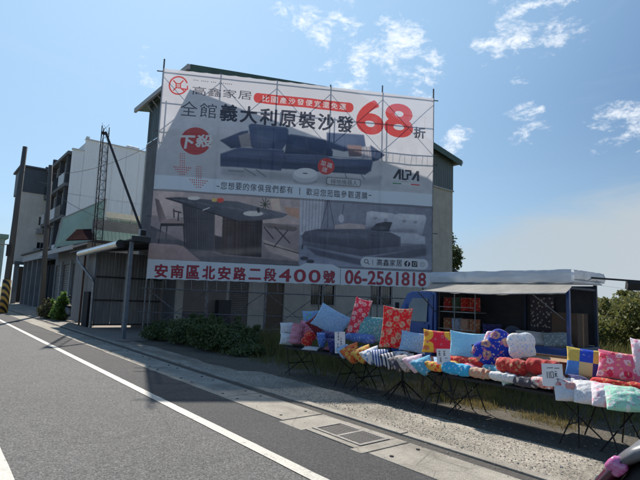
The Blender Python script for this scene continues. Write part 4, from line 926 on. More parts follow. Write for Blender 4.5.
# ================================================================== poles and wires
m_cpole = mat('concrete_pole', (.115, .11, .105), .9, col2=(.08, .078, .075), nscale=2, streak=(2, 2, .3))
up = thing('utility_pole', (3.78, 34.5, 0), 'thick leaning concrete utility pole with a yellow and black striped foot', 'utility pole')
obj('shaft', MB().tube([(3.76, 34.5, 0), (3.92, 34.5, 10.3)], [.19, .135], 12), m_cpole, up, smooth=True)
Mh = bpy.data.materials.new('hazard_stripes'); Mh.use_nodes = True; t = Mh.node_tree; b = t.nodes['Principled BSDF']
tcn = t.nodes.new('ShaderNodeTexCoord'); wv_ = t.nodes.new('ShaderNodeTexWave'); wv_.bands_direction = 'DIAGONAL'; wv_.inputs['Scale'].default_value = 1.6
rp = t.nodes.new('ShaderNodeValToRGB'); rp.color_ramp.interpolation = 'CONSTANT'; rp.color_ramp.elements[0].color = (.02, .02, .02, 1); rp.color_ramp.elements[1].position = .5; rp.color_ramp.elements[1].color = (.50, .30, .06, 1)
t.links.new(tcn.outputs['Object'], wv_.inputs[0]); t.links.new(wv_.outputs[0], rp.inputs[0]); t.links.new(rp.outputs[0], b.inputs['Base Color']); b.inputs['Roughness'].default_value = .6
obj('hazard_sleeve', MB().tube([(3.76, 34.5, .03), (3.79, 34.5, 2.0)], .235, 14), Mh, up, smooth=True)
obj('pole_box', MB().box(3.55, 3.74, 34.25, 34.45, 3.4, 4.1), m_frame, up); 
up2 = thing('utility_pole', (5.2, 31.3, 0), 'grey plain pole standing in front of the roadside shutters', 'utility pole')
obj('shaft', MB().tube([(5.25, 31.3, 0), (4.92, 31.3, 8.7)], [.15, .11], 12), m_cpole, up2, smooth=True); obj('collar', MB().tube([(5.15, 31.3, 5.0), (5.14, 31.3, 5.2)], .16, 12), m_frame, up2)
def wire(p, q, sag, label, r=.012):
    pts = [Vector(p).lerp(Vector(q), i/14)+Vector((0, 0, -sag*4*(i/14)*(1-i/14))) for i in range(15)]
    o = obj('overhead_wire', MB().tube([tuple(a) for a in pts], r, 4), m_frame, label=label, cat='wire')
wire((3.8, 34.5, 4.1), (-8, 30, 6.2), .6, 'black cable running left from the striped utility pole', .03)
wire((5.0, 31.3, 7.6), (3.9, 34.5, 8.8), .2, 'short cable between the two leaning poles'); wire((4.98, 31.3, 8.2), (8.4, 22.6, 9.2), .5, 'long thin cable from the grey pole up to the warehouse eave')
wire((5.1, 31.3, 7.2), (7.25, 21.6, 4.4), .35, 'thin cable sagging from the grey pole to the floodlight')
# distant poles and lines beyond the truck
for i, (px, yy) in enumerate(((535, 60), (476, 78))):
    q = onY(px, 285, yy); t_ = thing('utility_pole', (q.x, q.y, 0), ('far thin utility pole above the truck roof', 'farthest thin utility pole above the truck awning')[i], 'utility pole')
    obj('shaft', MB().tube([(q.x, q.y, 0), (q.x, q.y, 1.6+(33 if i == 0 else 28)*(q-CC).dot(CF)/481)], .13, 6), m_cpole, t_)
    h_ = 1.6+(33 if i == 0 else 28)*(q-CC).dot(CF)/481
    obj('crossarm', MB().bar((q.x-.8, q.y, h_-.4), (q.x+.8, q.y, h_-.4), .12), m_cpole, t_)
a = onY(476, 285, 78); c = onY(535, 285, 60); e = onY(760, 285, 22)
ha = 1.6+28*(a-CC).dot(CF)/481-.3; hc = 1.6+33*(c-CC).dot(CF)/481-.3; wire((a.x, a.y, ha), (c.x, c.y, hc), .5, 'distant line strung between the two far poles', .03)
wire((c.x, c.y, hc), (e.x, e.y, 5.0), 1.0, 'distant line running off to the right beyond the truck', .02)
# low roof to the right of the warehouse
lh = thing('low_outbuilding', (29, 24, 0), 'low grey roofed outbuilding behind the truck awning', 'outbuilding')
obj('roof', MB().prism([(28.9, 4.9), (33.5, 3.5), (33.5, 3.3), (28.9, 4.7)], 1, 22, 30), m_frame, lh); obj('wall', MB().box(29, 33.2, 22.5, 29.5, 0, 3.4), m_hw, lh)

# ================================================================== vegetation
bush(6.9, 14.6, 1.15, 1.5, .85, 9000, .05, 'leafy dark shrub farthest left under the billboard beside the shed', 11, 'shrubs along the billboard foot')
bush(6.9, 12.8, 1.1, 1.3, .95, 11500, .05, 'tallest shrub in the middle of the row under the billboard', 12, 'shrubs along the billboard foot')
bush(6.8, 11.4, 0.6, 0.6, .34, 1700, .05, 'rounded shrub at the right end of the row near the first table', 13, 'shrubs along the billboard foot')
bush(6.2, 16.3, .55, .9, .6, 4500, .045, 'lowest small shrub by the foot of the shed post', 14, 'shrubs along the billboard foot')
bush(5.2, 28.7, .55, 1.6, 1.0, 5200, .06, 'dry brownish roadside shrub between the striped pole and the parked scooter', 15, mt=thin(mat('dry_leaf', (.10, .09, .04), .8, col2=(.06, .07, .03)), .3))
bush(5.35, 27.0, .5, .55, 1.3, 2600, .09, 'potted plant with bright broad leaves beside the parked scooter', 16, mt=thin(mat('bright_leaf', (.12, .22, .04), .6, col2=(.08, .15, .03)), .4), name='leafy_plant', cat='plant')
bush(20.0, 6.0, 2.2, 2.0, 2.15, 20000, .07, 'big green bush growing behind the rear of the blue truck', 17, mt=m_leaf2)
bush(24.0, 6.9, 2.5, 2.4, 2.45, 16000, .08, 'wide green bush behind the first one under the lamp arm', 18, mt=m_leaf2)
bush(17.0, 3.9, 1.5, 1.5, 1.7, 16000, .06, 'low yellowish bush between the truck tail and the pink cushions', 19, mt=thin(mat('olive_leaf', (.15, .15, .045), .7, col2=(.22, .19, .07), nscale=5), .35))
bush(20.5, 3.0, 2.0, 2.0, 2.3, 16000, .07, 'green bush at the right edge of the view', 20, mt=m_leaf2)
tree(33, 25.5, 8.6, 2.6, 16000, .13, 'dark evergreen tree beside the right wall of the warehouse', 22, mt=m_leaf)
tree(44, 15, 3.2, 3.0, 7000, .14, 'low spreading tree farthest to the right on the horizon', 23)
hv = [((30+i*5+random.uniform(-2, 2), 2+i*3.2, 1.2), (4.5, 3.5, random.uniform(.9, 1.7))) for i in range(12)]
obj('treeline', leafcloud(hv, 30000, .22, 31), m_leaf2, kind='stuff', label='hazy low line of far trees and scrub')

# ================================================================== fabrics
def fabric(name, base, motifs=(), scale=14, shade=.85, trans=.30):
    base = tuple(min(.9, c*1.32) for c in base); motifs = [(tuple(min(.9, q_*1.2) for q_ in c), a_, b_) for c, a_, b_ in motifs]
    """cloth print: base colour and layers of (colour, scale, threshold, seed) blooms"""
    M = mat(name, base, .85, col2=tuple(c*shade for c in base), nscale=30, bump=.9, bscale=17, spec=.25)
    t = M.node_tree; b = t.nodes['Principled BSDF']; b.inputs['Sheen Weight'].default_value = .3
    tcn = t.nodes.new('ShaderNodeTexCoord')
    for i, (c, sc, th) in enumerate(motifs):
        prev = b.inputs['Base Color'].links[0].from_socket
        mp = t.nodes.new('ShaderNodeMapping'); mp.inputs['Location'].default_value = (i*3.7, i*1.9, i*.7); t.links.new(tcn.outputs['Object'], mp.inputs[0])
        nz = t.nodes.new('ShaderNodeTexNoise'); nz.inputs['Scale'].default_value = sc*2.2; t.links.new(mp.outputs[0], nz.inputs[0])
        ad = t.nodes.new('ShaderNodeMix'); ad.data_type = 'VECTOR'; ad.inputs[0].default_value = .06; t.links.new(mp.outputs[0], ad.inputs[4]); t.links.new(nz.outputs['Color'], ad.inputs[5])
        vo = t.nodes.new('ShaderNodeTexVoronoi'); vo.voronoi_dimensions = '2D'; vo.inputs['Scale'].default_value = sc; t.links.new(ad.outputs[1], vo.inputs['Vector'])
        mr = t.nodes.new('ShaderNodeMapRange'); mr.inputs[1].default_value = th; mr.inputs[2].default_value = th-.05; mr.clamp = True; t.links.new(vo.outputs['Distance'], mr.inputs[0])
        mx = t.nodes.new('ShaderNodeMix'); mx.data_type = 'RGBA'; t.links.new(mr.outputs[0], mx.inputs[0]); t.links.new(prev, mx.inputs[6]); mx.inputs[7].default_value = (*c, 1)
        t.links.new(mx.outputs[2], b.inputs['Base Color'])
        if sc < 12:   # darker heart of each bloom
            m3 = t.nodes.new('ShaderNodeMapRange'); m3.inputs[1].default_value = th*.42; m3.inputs[2].default_value = th*.30; t.links.new(vo.outputs['Distance'], m3.inputs[0])
            m4 = t.nodes.new('ShaderNodeMix'); m4.data_type = 'RGBA'; t.links.new(m3.outputs[0], m4.inputs[0]); t.links.new(mx.outputs[2], m4.inputs[6]); m4.inputs[7].default_value = (*[(q_+w_)*.35 for q_, w_ in zip(c, base)], 1); t.links.new(m4.outputs[2], b.inputs['Base Color'])
    return thin(M, trans)
def stripes(name, c1, c2, scale, direction='X', kind='wave'):
    M = mat(name, c1, .85, nscale=20, bump=.2, spec=.2); t = M.node_tree; b = t.nodes['Principled BSDF']; tcn = t.nodes.new('ShaderNodeTexCoord')
    prev = b.inputs['Base Color'].links[0].from_socket; mx = t.nodes.new('ShaderNodeMix'); mx.data_type = 'RGBA'
    if kind == 'wave':
        w = t.nodes.new('ShaderNodeTexWave'); w.bands_direction = direction; w.inputs['Scale'].default_value = scale; t.links.new(tcn.outputs['Object'], w.inputs[0])
        mr = t.nodes.new('ShaderNodeMapRange'); mr.inputs[1].default_value = .5; mr.inputs[2].default_value = .56; t.links.new(w.outputs['Fac'], mr.inputs[0]); fac = mr.outputs[0]
    elif kind == 'check':   # woven gingham: two crossed bands
        fs_ = []
        for dd in ('X', 'Y'):
            w = t.nodes.new('ShaderNodeTexWave'); w.bands_direction = dd; w.inputs['Scale'].default_value = scale; t.links.new(tcn.outputs['Object'], w.inputs[0]); fs_.append(w.outputs['Fac'])
        m_ = t.nodes.new('ShaderNodeMath'); m_.operation = 'MULTIPLY'; t.links.new(fs_[0], m_.inputs[0]); t.links.new(fs_[1], m_.inputs[1]); fac = m_.outputs[0]
    t.links.new(fac, mx.inputs[0]); t.links.new(prev, mx.inputs[6]); mx.inputs[7].default_value = (*c2, 1); t.links.new(mx.outputs[2], b.inputs['Base Color'])
    return thin(M, .15)
def patchwork(name, w, h_):
    """three by two squares: yellow, blue, yellow over blue, cream, navy"""
    M = mat(name, (.75, .55, .12), .85, nscale=26, bump=.2, spec=.2); t = M.node_tree; b = t.nodes['Principled BSDF']; tcn = t.nodes.new('ShaderNodeTexCoord')
    sp_ = t.nodes.new('ShaderNodeSeparateXYZ'); t.links.new(tcn.outputs['Object'], sp_.inputs[0])
    def step(sock, thr, hi=True):
        n = t.nodes.new('ShaderNodeMath'); n.operation = 'GREATER_THAN' if hi else 'LESS_THAN'; t.links.new(sock, n.inputs[0]); n.inputs[1].default_value = thr; return n.outputs[0]
    def mul(a, c): n = t.nodes.new('ShaderNodeMath'); n.operation = 'MULTIPLY'; t.links.new(a, n.inputs[0]); t.links.new(c, n.inputs[1]); return n.outputs[0]
    x, y = sp_.outputs[0], sp_.outputs[1]; up_, dn = step(y, 0), step(y, 0, False); lf, rt_ = step(x, -w/6, False), step(x, w/5); md = mul(step(x, -w/6), step(x, w/5, False))
    for fac, c in ((mul(up_, md), (.03, .09, .55)), (mul(dn, lf), (.10, .28, .66)), (mul(dn, md), (.62, .55, .25)), (mul(dn, rt_), (.05, .05, .22))):
        prev = b.inputs['Base Color'].links[0].from_socket; mx = t.nodes.new('ShaderNodeMix'); mx.data_type = 'RGBA'; t.links.new(fac, mx.inputs[0]); t.links.new(prev, mx.inputs[6]); mx.inputs[7].default_value = (*c, 1); t.links.new(mx.outputs[2], b.inputs['Base Color'])
    add_layer(M, (.70, .62, .45), 19, .60, .68, .5)
    return M

# ---- cloth shapes, all in a local frame: x width, y height, z out of the face
def cushion_mb(w, h_, t_, seed=0, ear=.10, n=22):
    k = MB(); rr = random.Random(seed); off = Vector((rr.uniform(0, 50), rr.uniform(0, 50), 0)); vs = []; idx = {}
    for side in (1, -1):
        for j in range(n+1):
            for i in range(n+1):
                edge_ = i in (0, n) or j in (0, n)
                if side < 0 and edge_: idx[(side, i, j)] = idx[(1, i, j)]; continue
                a = -math.cos(math.pi*i/n); b = -math.cos(math.pi*j/n)
                x = w/2*a*(1-ear*(1-b*b)); y = h_/2*b*(1-ear*(1-a*a))
                z = t_/2*max(0, (1-a*a)*(1-b*b))**.38
                cr = noise.noise(Vector((a*2.3, b*2.3, side*4))+off)*.22 + noise.noise(Vector((a*5, b*5, side*9))+off)*.12
                # puckers running in from the corners
                an = math.atan2(abs(b), abs(a)); pk = math.exp(-((an-math.pi/4)/.14)**2)*(abs(a*b))*.22
                z = z*(1+cr-pk)
                y += h_*.018*noise.noise(Vector((a*2, 7, side))+off)*(1 if edge_ else .4)
                idx[(side, i, j)] = len(vs); vs.append((x, y, side*z))
    fs = []
    for side in (1, -1):
        for j in range(n):
            for i in range(n):
                f_ = (idx[(side, i, j)], idx[(side, i+1, j)], idx[(side, i+1, j+1)], idx[(side, i, j+1)]); fs.append(f_ if side > 0 else f_[::-1])
    return k.add(vs, fs)
def blob_mb(outline, t_, seed=0, nr=9, nt=64):
    """a stuffed shape from a star-shaped outline r(angle)"""
    k = MB(); rr = random.Random(seed); off = Vector((rr.uniform(0, 50),)*3); vs = []; fs = []
    for side in (1, -1):
        o = len(vs); vs.append((0, 0, side*t_/2))
        for q in range(1, nr+1):
            rho = math.sin(math.pi/2*q/nr)
            for i in range(nt):
                a = 2*math.pi*i/nt; r_ = outline(a); z = t_/2*max(0, 1-rho**2.4)**.5
                z *= 1+.24*noise.noise(Vector((math.cos(a)*rho*2.4, math.sin(a)*rho*2.4, side))+off)
                vs.append((r_*rho*math.cos(a), r_*rho*math.sin(a), side*z))
        for i in range(nt): f_ = (o, o+1+i, o+1+(i+1) % nt); fs.append(f_ if side > 0 else f_[::-1])
        for q in range(nr-1):
            for i in range(nt):
                a_, b_ = o+1+q*nt+i, o+1+q*nt+(i+1) % nt; f_ = (a_, a_+nt, b_+nt, b_); fs.append(f_ if side > 0 else f_[::-1])
    return k.add(vs, fs)
def roll_mb(l, r_, seed=0, n=26, m_=24, tied=True, flat=1.0):
    """a bolster or rolled quilt lying along x"""
    k = MB(); rr = random.Random(seed); off = Vector((rr.uniform(0, 50),)*3); vs = []; fs = []
    for i in range(m_+1):
        u_ = -1+2*i/m_; e = 1-abs(u_)**(10 if tied else 30); rad = r_*max(.12, e**.5 if e > 0 else .12)*(1-.05*math.cos(u_*math.pi*3))
        for j in range(n):
            a = 2*math.pi*j/n; q = rad*(1+.20*noise.noise(Vector((u_*4, math.cos(a)*1.3, math.sin(a)*1.3))+off)+.03*math.cos(a*9)*abs(u_)**4)
            vs.append((l/2*u_, q*math.cos(a)*flat, q*math.sin(a)))
    for i in range(m_):
        for j in range(n): fs.append((i*n+j, (i+1)*n+j, (i+1)*n+(j+1) % n, i*n+(j+1) % n))
    fs.append(tuple(range(n))[::-1] if False else tuple(range(n))); fs.append(tuple(m_*n+j for j in range(n))[::-1])
    return k.add(vs, fs)
def pouch_mb(w, h_, d, seed=0):
    """folded cloth hanging over the edge in a soft wedge: gathered top, wide bottom"""
    k = MB(); rr = random.Random(seed); off = Vector((rr.uniform(0, 50),)*3); vs = []; fs = []; n, m_ = 26, 9
    for j in range(m_+1):
        v_ = j/m_; y = h_*(v_-.5); wd_ = w*(.40+.60*v_**.8); dd = d*(math.sin(math.pi*min(1, v_*.85+.12))**.7+.10)
        for i in range(n):
            a = 2*math.pi*i/n; q = 1+.13*noise.noise(Vector((math.cos(a)*1.5, math.sin(a)*1.5, v_*2))+off)+.05*math.sin(a*6)*v_
            cx_, sx_ = math.cos(a), math.sin(a); sg = lambda z_: math.copysign(abs(z_)**.75, z_)
            vs.append((wd_/2*sg(cx_)*q, y+h_*.05*noise.noise(Vector((a, v_*2, 2))+off), dd/2*sg(sx_)*q))
    for j in range(m_):
        for i in range(n): fs.append((j*n+i, j*n+(i+1) % n, (j+1)*n+(i+1) % n, (j+1)*n+i))
    fs.append(tuple(range(n))[::-1]); fs.append(tuple(m_*n+i for i in range(n)))
    return k.add(vs, fs)
def placed(name, mb, material, pos, yaw, lean, roll, label, cat, group=None, parts=()):
    """stand a cloth shape at pos: face turned to azimuth yaw (deg from +Y to +X), leant back, rolled in its plane"""
    y_ = R(yaw); nn = Vector((math.sin(y_)*math.cos(R(lean)), math.cos(y_)*math.cos(R(lean)), math.sin(R(lean))))
    rgt = Vector((0, 0, 1)).cross(nn)
    rgt = rgt.normalized() if rgt.length > 1e-4 else Vector((1, 0, 0)); upv = nn.cross(rgt)
    c, s_ = math.cos(R(roll)), math.sin(R(roll)); a = rgt*c+upv*s_; b = -rgt*s_+upv*c
    mt = Matrix(((a.x, b.x, nn.x), (a.y, b.y, nn.y), (a.z, b.z, nn.z))).to_4x4()
    o = obj(name, mb, material, smooth=True, local=True); o.matrix_world = Matrix.Translation(Vector(pos)) @ mt
    props(o, label, cat, group)
    for (pn, pm, pmat) in parts:
        q = obj(pn, pm, pmat, smooth=True, local=True); q.parent = o
    return o
TZ = .58          # display table height
def at(px, py, wpx, hpx, x):
    """a spot on the vertical plane X=x and the real size of something w by h photograph pixels there"""
    q = onX(px, py, x); d = (q-CC).dot(CF); return q, wpx*d/FPX, hpx*d/FPX
TOCAM = 239-12     # azimuth of a face turned towards the street side
def cush(px, py, wpx, hpx, x, material, label, roll=0, lean=16, yaw=None, seed=1, t_=.15, name='cushion', fw=1.08, fh=1.0, zmin=None, ear=.08, parts=None):
    q, w, h_ = at(px, py, wpx, hpx, x); w *= fw; h_ *= fh
    az = math.degrees(math.atan2(-q.x, -q.y)) if yaw is None else yaw
    if roll == 0 and zmin is None: q.z = max(q.z, TZ+.012+h_*.5*math.cos(R(lean)))
    return placed(name, cushion_mb(w, h_, t_, seed, ear), material, q, az, lean, roll, label, 'cushion', 'cushions for sale on the roadside tables', parts(w, h_) if parts else ())

f_red = fabric('red_floral', (.62, .025, .035), [((.55, .42, .30), 7, .36), ((.70, .12, .10), 13, .26), ((.45, .38, .16), 16, .2)])
f_red2 = fabric('red_pink_floral', (.60, .05, .09), [((.70, .55, .52), 9, .34), ((.75, .25, .28), 17, .25)])
f_lblue = fabric('pale_blue_print', (.34, .52, .78), [((.62, .72, .86), 30, .22), ((.20, .36, .66), 24, .18)])
f_sky = fabric('sky_blue_plain', (.30, .55, .84), [])
f_teal = fabric('teal_print', (.12, .42, .42), [((.35, .62, .55), 20, .3), ((.10, .28, .45), 17, .2), ((.5, .2, .3), 24, .12)])
f_grey = fabric('grey_blue_print', (.38, .46, .58), [((.55, .62, .72), 26, .3)])
f_dred = fabric('dark_red_print', (.16, .02, .03), [((.30, .06, .05), 22, .28)])
f_navy = fabric('navy_cloth', (.025, .03, .14), [((.12, .13, .35), 20, .2)])
f_blue = fabric('mid_blue_cloth', (.10, .20, .50), [((.5, .55, .7), 18, .18)])
f_royal = fabric('royal_blue_patch', (.02, .05, .42), [((.58, .33, .22), 5.5, .34), ((.65, .20, .30), 9, .22), ((.75, .65, .5), 15, .14)])
f_bone = fabric('white_blue_specks', (.68, .76, .84), [((.30, .48, .75), 22, .22), ((.72, .62, .35), 17, .14)])
f_brick = fabric('brick_red_print', (.42, .035, .03), [((.55, .30, .16), 12, .26), ((.60, .08, .06), 20, .3)])
f_pink = fabric('pink_floral', (.76, .16, .26), [((.82, .60, .62), 9, .30), ((.62, .03, .10), 6.5, .26), ((.80, .45, .25), 13, .16)])
f_pinkw = fabric('pink_white', (.80, .62, .66), [((.85, .35, .45), 12, .25)])
f_white = fabric('white_cotton', (.78, .79, .82), [((.62, .68, .78), 20, .22)])
f_white2 = fabric('white_sprig', (.76, .75, .75), [((.55, .45, .5), 26, .2), ((.4, .5, .45), 30, .14)])
f_mint = fabric('mint_green', (.36, .66, .52), [((.70, .80, .72), 12, .28), ((.62, .25, .30), 18, .15)])
f_pchk = stripes('pink_check', (.76, .42, .50), (.62, .06, .16), 9, kind='check'); f_pcloth = fabric('rose_cloth', (.62, .20, .28), [((.75, .5, .52), 16, .25)])
f_rroll = fabric('scarlet_roll', (.55, .03, .03), [((.65, .25, .1), 16, .25)])
f_yel = fabric('red_yellow_blooms', (.66, .03, .06), [((.78, .52, .06), 3.9, .44), ((.60, .2, .25), 9, .2)])
f_orange = fabric('orange_red', (.70, .16, .04), [((.75, .5, .10), 11, .34), ((.6, .03, .02), 9, .2)])
f_cyan = fabric('cyan_roll', (.05, .42, .72), [((.5, .7, .8), 14, .18)])
f_gold = fabric('gold_print', (.66, .42, .08), [((.65, .08, .03), 12, .3)])
f_stripe = stripes('blue_white_stripe', (.68, .72, .80), (.04, .07, .26), 7, 'X'); f_stripe2 = stripes('black_white_stripe', (.66, .66, .68), (.04, .04, .06), 6, 'X')
f_beige = fabric('beige_floral', (.50, .44, .40), [((.25, .22, .2), 16, .24), ((.7, .6, .6), 20, .2)]); f_pale = fabric('pale_pink', (.78, .50, .58), [((.85, .75, .78), 15, .3)])
f_aqua = fabric('aqua_print', (.10, .38, .55), [((.5, .65, .75), 15, .26)]); f_tan = fabric('tan_print', (.50, .36, .26), [((.65, .2, .12), 16, .25)])
f_char = fabric('charcoal_print', (.09, .08, .10), [((.5, .45, .42), 12, .24)])

# ================================================================== tables
m_black = mat('black_table_steel', (.018, .018, .02), .5, .4)
def make_table(l, w=.66):
    t = thing('display_table', (0, 0, 0)); k = MB()
    for x in (-w/2, w/2): k.bar((x, -l/2, TZ-.03), (x, l/2, TZ-.03), .025, .035)
    for y in (-l/2, 0, l/2): k.bar((-w/2, y, TZ-.03), (w/2, y, TZ-.03), .025, .03)
    obj('frame', k, m_black, t, local=True)
    k = MB(); n = int(l/.075)
    for i in range(n+1): y = -l/2+l*i/n; k.tube([(-w/2, y, TZ-.008), (w/2, y, TZ-.008)], .003, 4)
    for i in range(10): x = -w/2+w*i/9; k.tube([(x, -l/2, TZ-.003), (x, l/2, TZ-.003)], .003, 4)
    obj('wire_mesh_top', k, m_black, t, local=True)
    k = MB().box(-w/2+.02, w/2-.02, -l/2+.02, l/2-.02, TZ-.018, TZ-.013); obj('top_sheet', k, mat('dark_table_sheet', (.03, .03, .035), .8), t, local=True)
    for y in (-l/2+.10, l/2-.10):
        s_ = 1 if y > 0 else -1
        for x in (-1, 1):
            obj('leg', MB().tube([(x*(w/2-.04), y-s_*.22, TZ-.03), (-x*(w/2+.0), y+s_*.04, 0)], .009, 6), m_black, t, local=True)
            obj('leg', MB().tube([(x*(w/2-.04), y+s_*.05, TZ-.03), (x*(w/2+.02), y-s_*.18, 0)], .009, 6), m_black, t, local=True)
        obj('leg_brace', MB().tube([(-(w/2), y-s_*.08, .24), ((w/2), y-s_*.08, .24)], .009, 5), m_black, t, local=True)
    for a in (20, 92, 164, 236, 308):
        obj('leg', MB().tube([(0, 0, .30), (.34*math.cos(R(a+12)), .34*math.sin(R(a+12)), 0)], .011, 5), m_black, t, local=True)
    obj('hub', MB().tube([(0, 0, .18), (0, 0, TZ-.03)], .02, 6), m_black, t, local=True)
    return t
t0 = make_table(1.95); t0.location = (6.34, 7.52, 0)
props(t0, 'far left display table under the leaning pale blue and dark red cushions', 'table', 'black wire display tables in a row')
t1 = copy_tree(t0)
for q in list(t0.children):      # only the second table has the folding star foot
    if q.name.startswith('hub') or (q.name.startswith('leg') and 'brace' not in q.name and min(v.co.z for v in q.data.vertices) < .02 and max(v.co.z for v in q.data.vertices) < .4): bpy.data.objects.remove(q)
t1_keep = t1; t1.location = (6.32, 5.48, 0); t1['label'] = 'black display table carrying the tall red floral cushions and folded pouches'
t2 = copy_tree(t0); t2.location = (6.34, 3.46, 0); t2['label'] = 'black display table below the blue cushion, the brick red bolsters and the lettered sign'
t3 = copy_tree(t0); t3.location = (6.42, 1.44, 0); t3['label'] = 'nearest display table at the right edge carrying the pink floral cushion'
for q in (t1, t2, t3): q['category'] = 'table'; q['group'] = 'black wire display tables in a row'

# ---- back row of cushions
cush(348-17, 321, 34, 27, 6.50, f_lblue, 'large pale blue cushion tilted on its corner at the far left table', roll=-28, lean=20, seed=3, fw=1.0, fh=.95)
cush(311, 319, 16, 17, 6.62, fabric('multi_edge', (.22, .45, .66), [((.25, .55, .3), 12, .3), ((.45, .25, .6), 14, .25)]), 'small blue green and violet cushion behind the tilted pale blue one', roll=4, seed=4)
cush(320, 328, 15, 27, 6.33, f_dred, 'dark red cushion leaning in front of the tilted pale blue cushion', roll=42, lean=10, seed=5, t_=.10, zmin=1)
cush(359.5, 316.5, 17, 38, 6.42, f_red2, 'tall narrow red and pink floral cushion leaning at the back', roll=-14, lean=12, seed=6, fw=1.0, zmin=1)
cush(371, 329, 24, 26, 6.52, f_teal, 'teal printed cushion between the two red floral cushions', roll=-4, seed=7)
cush(396, 328, 27, 43, 6.38, f_red, 'largest bright red cushion with beige blossoms standing upright', roll=-5, lean=12, seed=8, t_=.17, fw=1.1, zmin=1)
cush(413, 342, 24, 21, 6.42, f_lblue, 'pale blue speckled cushion right of the largest red cushion', roll=-7, lean=22, seed=9, t_=.13)
cush(438, 342, 28, 24, 6.42, f_yel, 'crimson cushion with big yellow blooms', roll=-3, lean=22, seed=10, t_=.14)
def face(w, h_):
    k = MB()
    out = []
    for (x, y, a, b, mt) in ((.08, .02, .030, .016, f_char), (.145, .02, .026, .014, f_char), (.10, -.085, .055, .028, f_tan)):
        q = MB(); n = 14; q.add([(x, y, .077)]+[(x+a*math.cos(6.283*i/n), y+b*math.sin(6.283*i/n), .0755) for i in range(n)], [(0, 1+i, 1+(i+1) % n) for i in range(n)]); out.append(('applique', q, mt))
    return out
cush(467.5, 347, 33, 30, 6.40, f_sky, 'plain sky blue square cushion with three small dark patches', roll=-3, lean=14, seed=11, t_=.14, parts=face)
lob = lambda n, r0, amp, ph=0: (lambda a: r0*(1+amp*math.cos(n*a+ph)))
q, w, h_ = at(496, 349, 30, 33, 6.36); placed('cushion', blob_mb(lambda a: .27*(1+.22*math.cos(2*(a-R(35)))+.12*math.cos(4*a)), .17, 21), f_royal, q, 232, 14, 0, 'royal blue stuffed cushion with tan and pink patches', 'cushion', 'cushions for sale on the roadside tables')
q, w, h_ = at(487.5, 345, 10, 26, 6.42); placed('cushion', roll_mb(.42, .07, 22), f_pinkw, q, 232, 10, 72, 'slim pink and white cushion squeezed behind the royal blue one', 'cushion', 'cushions for sale on the roadside tables')
q, w, h_ = at(521, 347, 28, 22, 6.40); placed('cushion', blob_mb(lambda a: .185*(1+.26*abs(math.cos(2*(a-R(48))))**1.3-.10+.10*math.cos(a-R(60))), .15, 23), f_bone, q, 230, 14, 0, 'pale blue bone shaped cushion with fine specks', 'cushion', 'cushions for sale on the roadside tables')
cush(585.5, 363, 33, 29, 6.44, patchwork('patchwork_print', .40, .34), 'patchwork cushion of yellow and blue squares', roll=-4, lean=14, seed=12, t_=.12)
cush(620, 366, 37, 28, 6.36, f_pink, 'bright pink floral cushion at the right end of the row', roll=-5, lean=16, seed=13, t_=.15)
cush(642, 358, 16, 40, 6.44, f_pinkw, 'pale pink cushion cut off by the right frame edge', roll=3, seed=14, t_=.14)

# ---- rolls, bolsters and folded goods
def roll_at(px, py, lpx, rpx, x, material, label, yaw=180, tilt=0, seed=1, name='bolster', cat='bolster', group='bolsters and rolled quilts on the tables', flat=1.0):
    q, l, d = at(px, py, lpx, rpx*2, x); r_ = d/2*.9; q.z = max(TZ+r_+.004, min(q.z, TZ+.45))
    # lies along the table (local x -> world -Y), so its face azimuth is towards the road
    o = placed(name, roll_mb(l, r_, seed, flat=flat), material, q, 270, 0, tilt, label, cat, group); return o
G1 = 'bolsters and rolled quilts on the tables'
roll_at(360, 338, 40, 5, 6.32, f_blue, 'blue bolster lying in front of the teal cushion', seed=31)
roll_at(331, 336, 30, 5, 6.25, f_navy, 'navy rolled quilt behind the first price sign', seed=32)
roll_at(512, 366, 32, 8.5, 6.14, f_brick, 'brick red patterned bolster below the bone shaped cushion', seed=33)
roll_at(543, 367, 34, 8.5, 6.17, fabric('deep_red_plain', (.40, .03, .03), [((.50, .10, .06), 8, .2)]), 'plain deep red bolster in front of the cardboard box', seed=34)
roll_at(466, 361, 42, 4.5, 6.22, f_rroll, 'flat crimson roll under the sky blue cushion', seed=35)
roll_at(432, 371, 26, 5, 6.02, f_gold, 'gold and red rolled mat at the table edge beside the middle sign', seed=36, name='rolled_mat', cat='rolled mat')
roll_at(457, 371, 34, 6.5, 6.02, f_cyan, 'bright cyan rolled mat on the table edge', seed=37, name='rolled_mat', cat='rolled mat')
roll_at(480, 373, 24, 5.5, 6.02, f_tan, 'tan and white rolled mat right of the cyan one', seed=38, name='rolled_mat', cat='rolled mat')
roll_at(503, 377, 30, 5, 6.02, f_white2, 'off white sprigged rolled mat on the front edge', seed=39, name='rolled_mat', cat='rolled mat')
roll_at(496, 369, 30, 3.6, 6.12, f_aqua, 'thin aqua rolled mat tucked under the royal blue cushion', seed=40, name='rolled_mat', cat='rolled mat')
roll_at(526, 382, 26, 5.5, 6.02, f_char, 'charcoal rolled mat with pale blooms on the front edge', seed=41, name='rolled_mat', cat='rolled mat')
roll_at(553, 384, 46, 6, 6.03, fabric('pink_sprig', (.60, .32, .30), [((.8, .7, .68), 12, .3), ((.5, .06, .06), 14, .22)]), 'pink flowered rolled mat behind the lettered sign', seed=42, name='rolled_mat', cat='rolled mat')
roll_at(622, 385, 60, 5, 6.22, f_rroll, 'long scarlet roll under the pink floral cushion', seed=43)
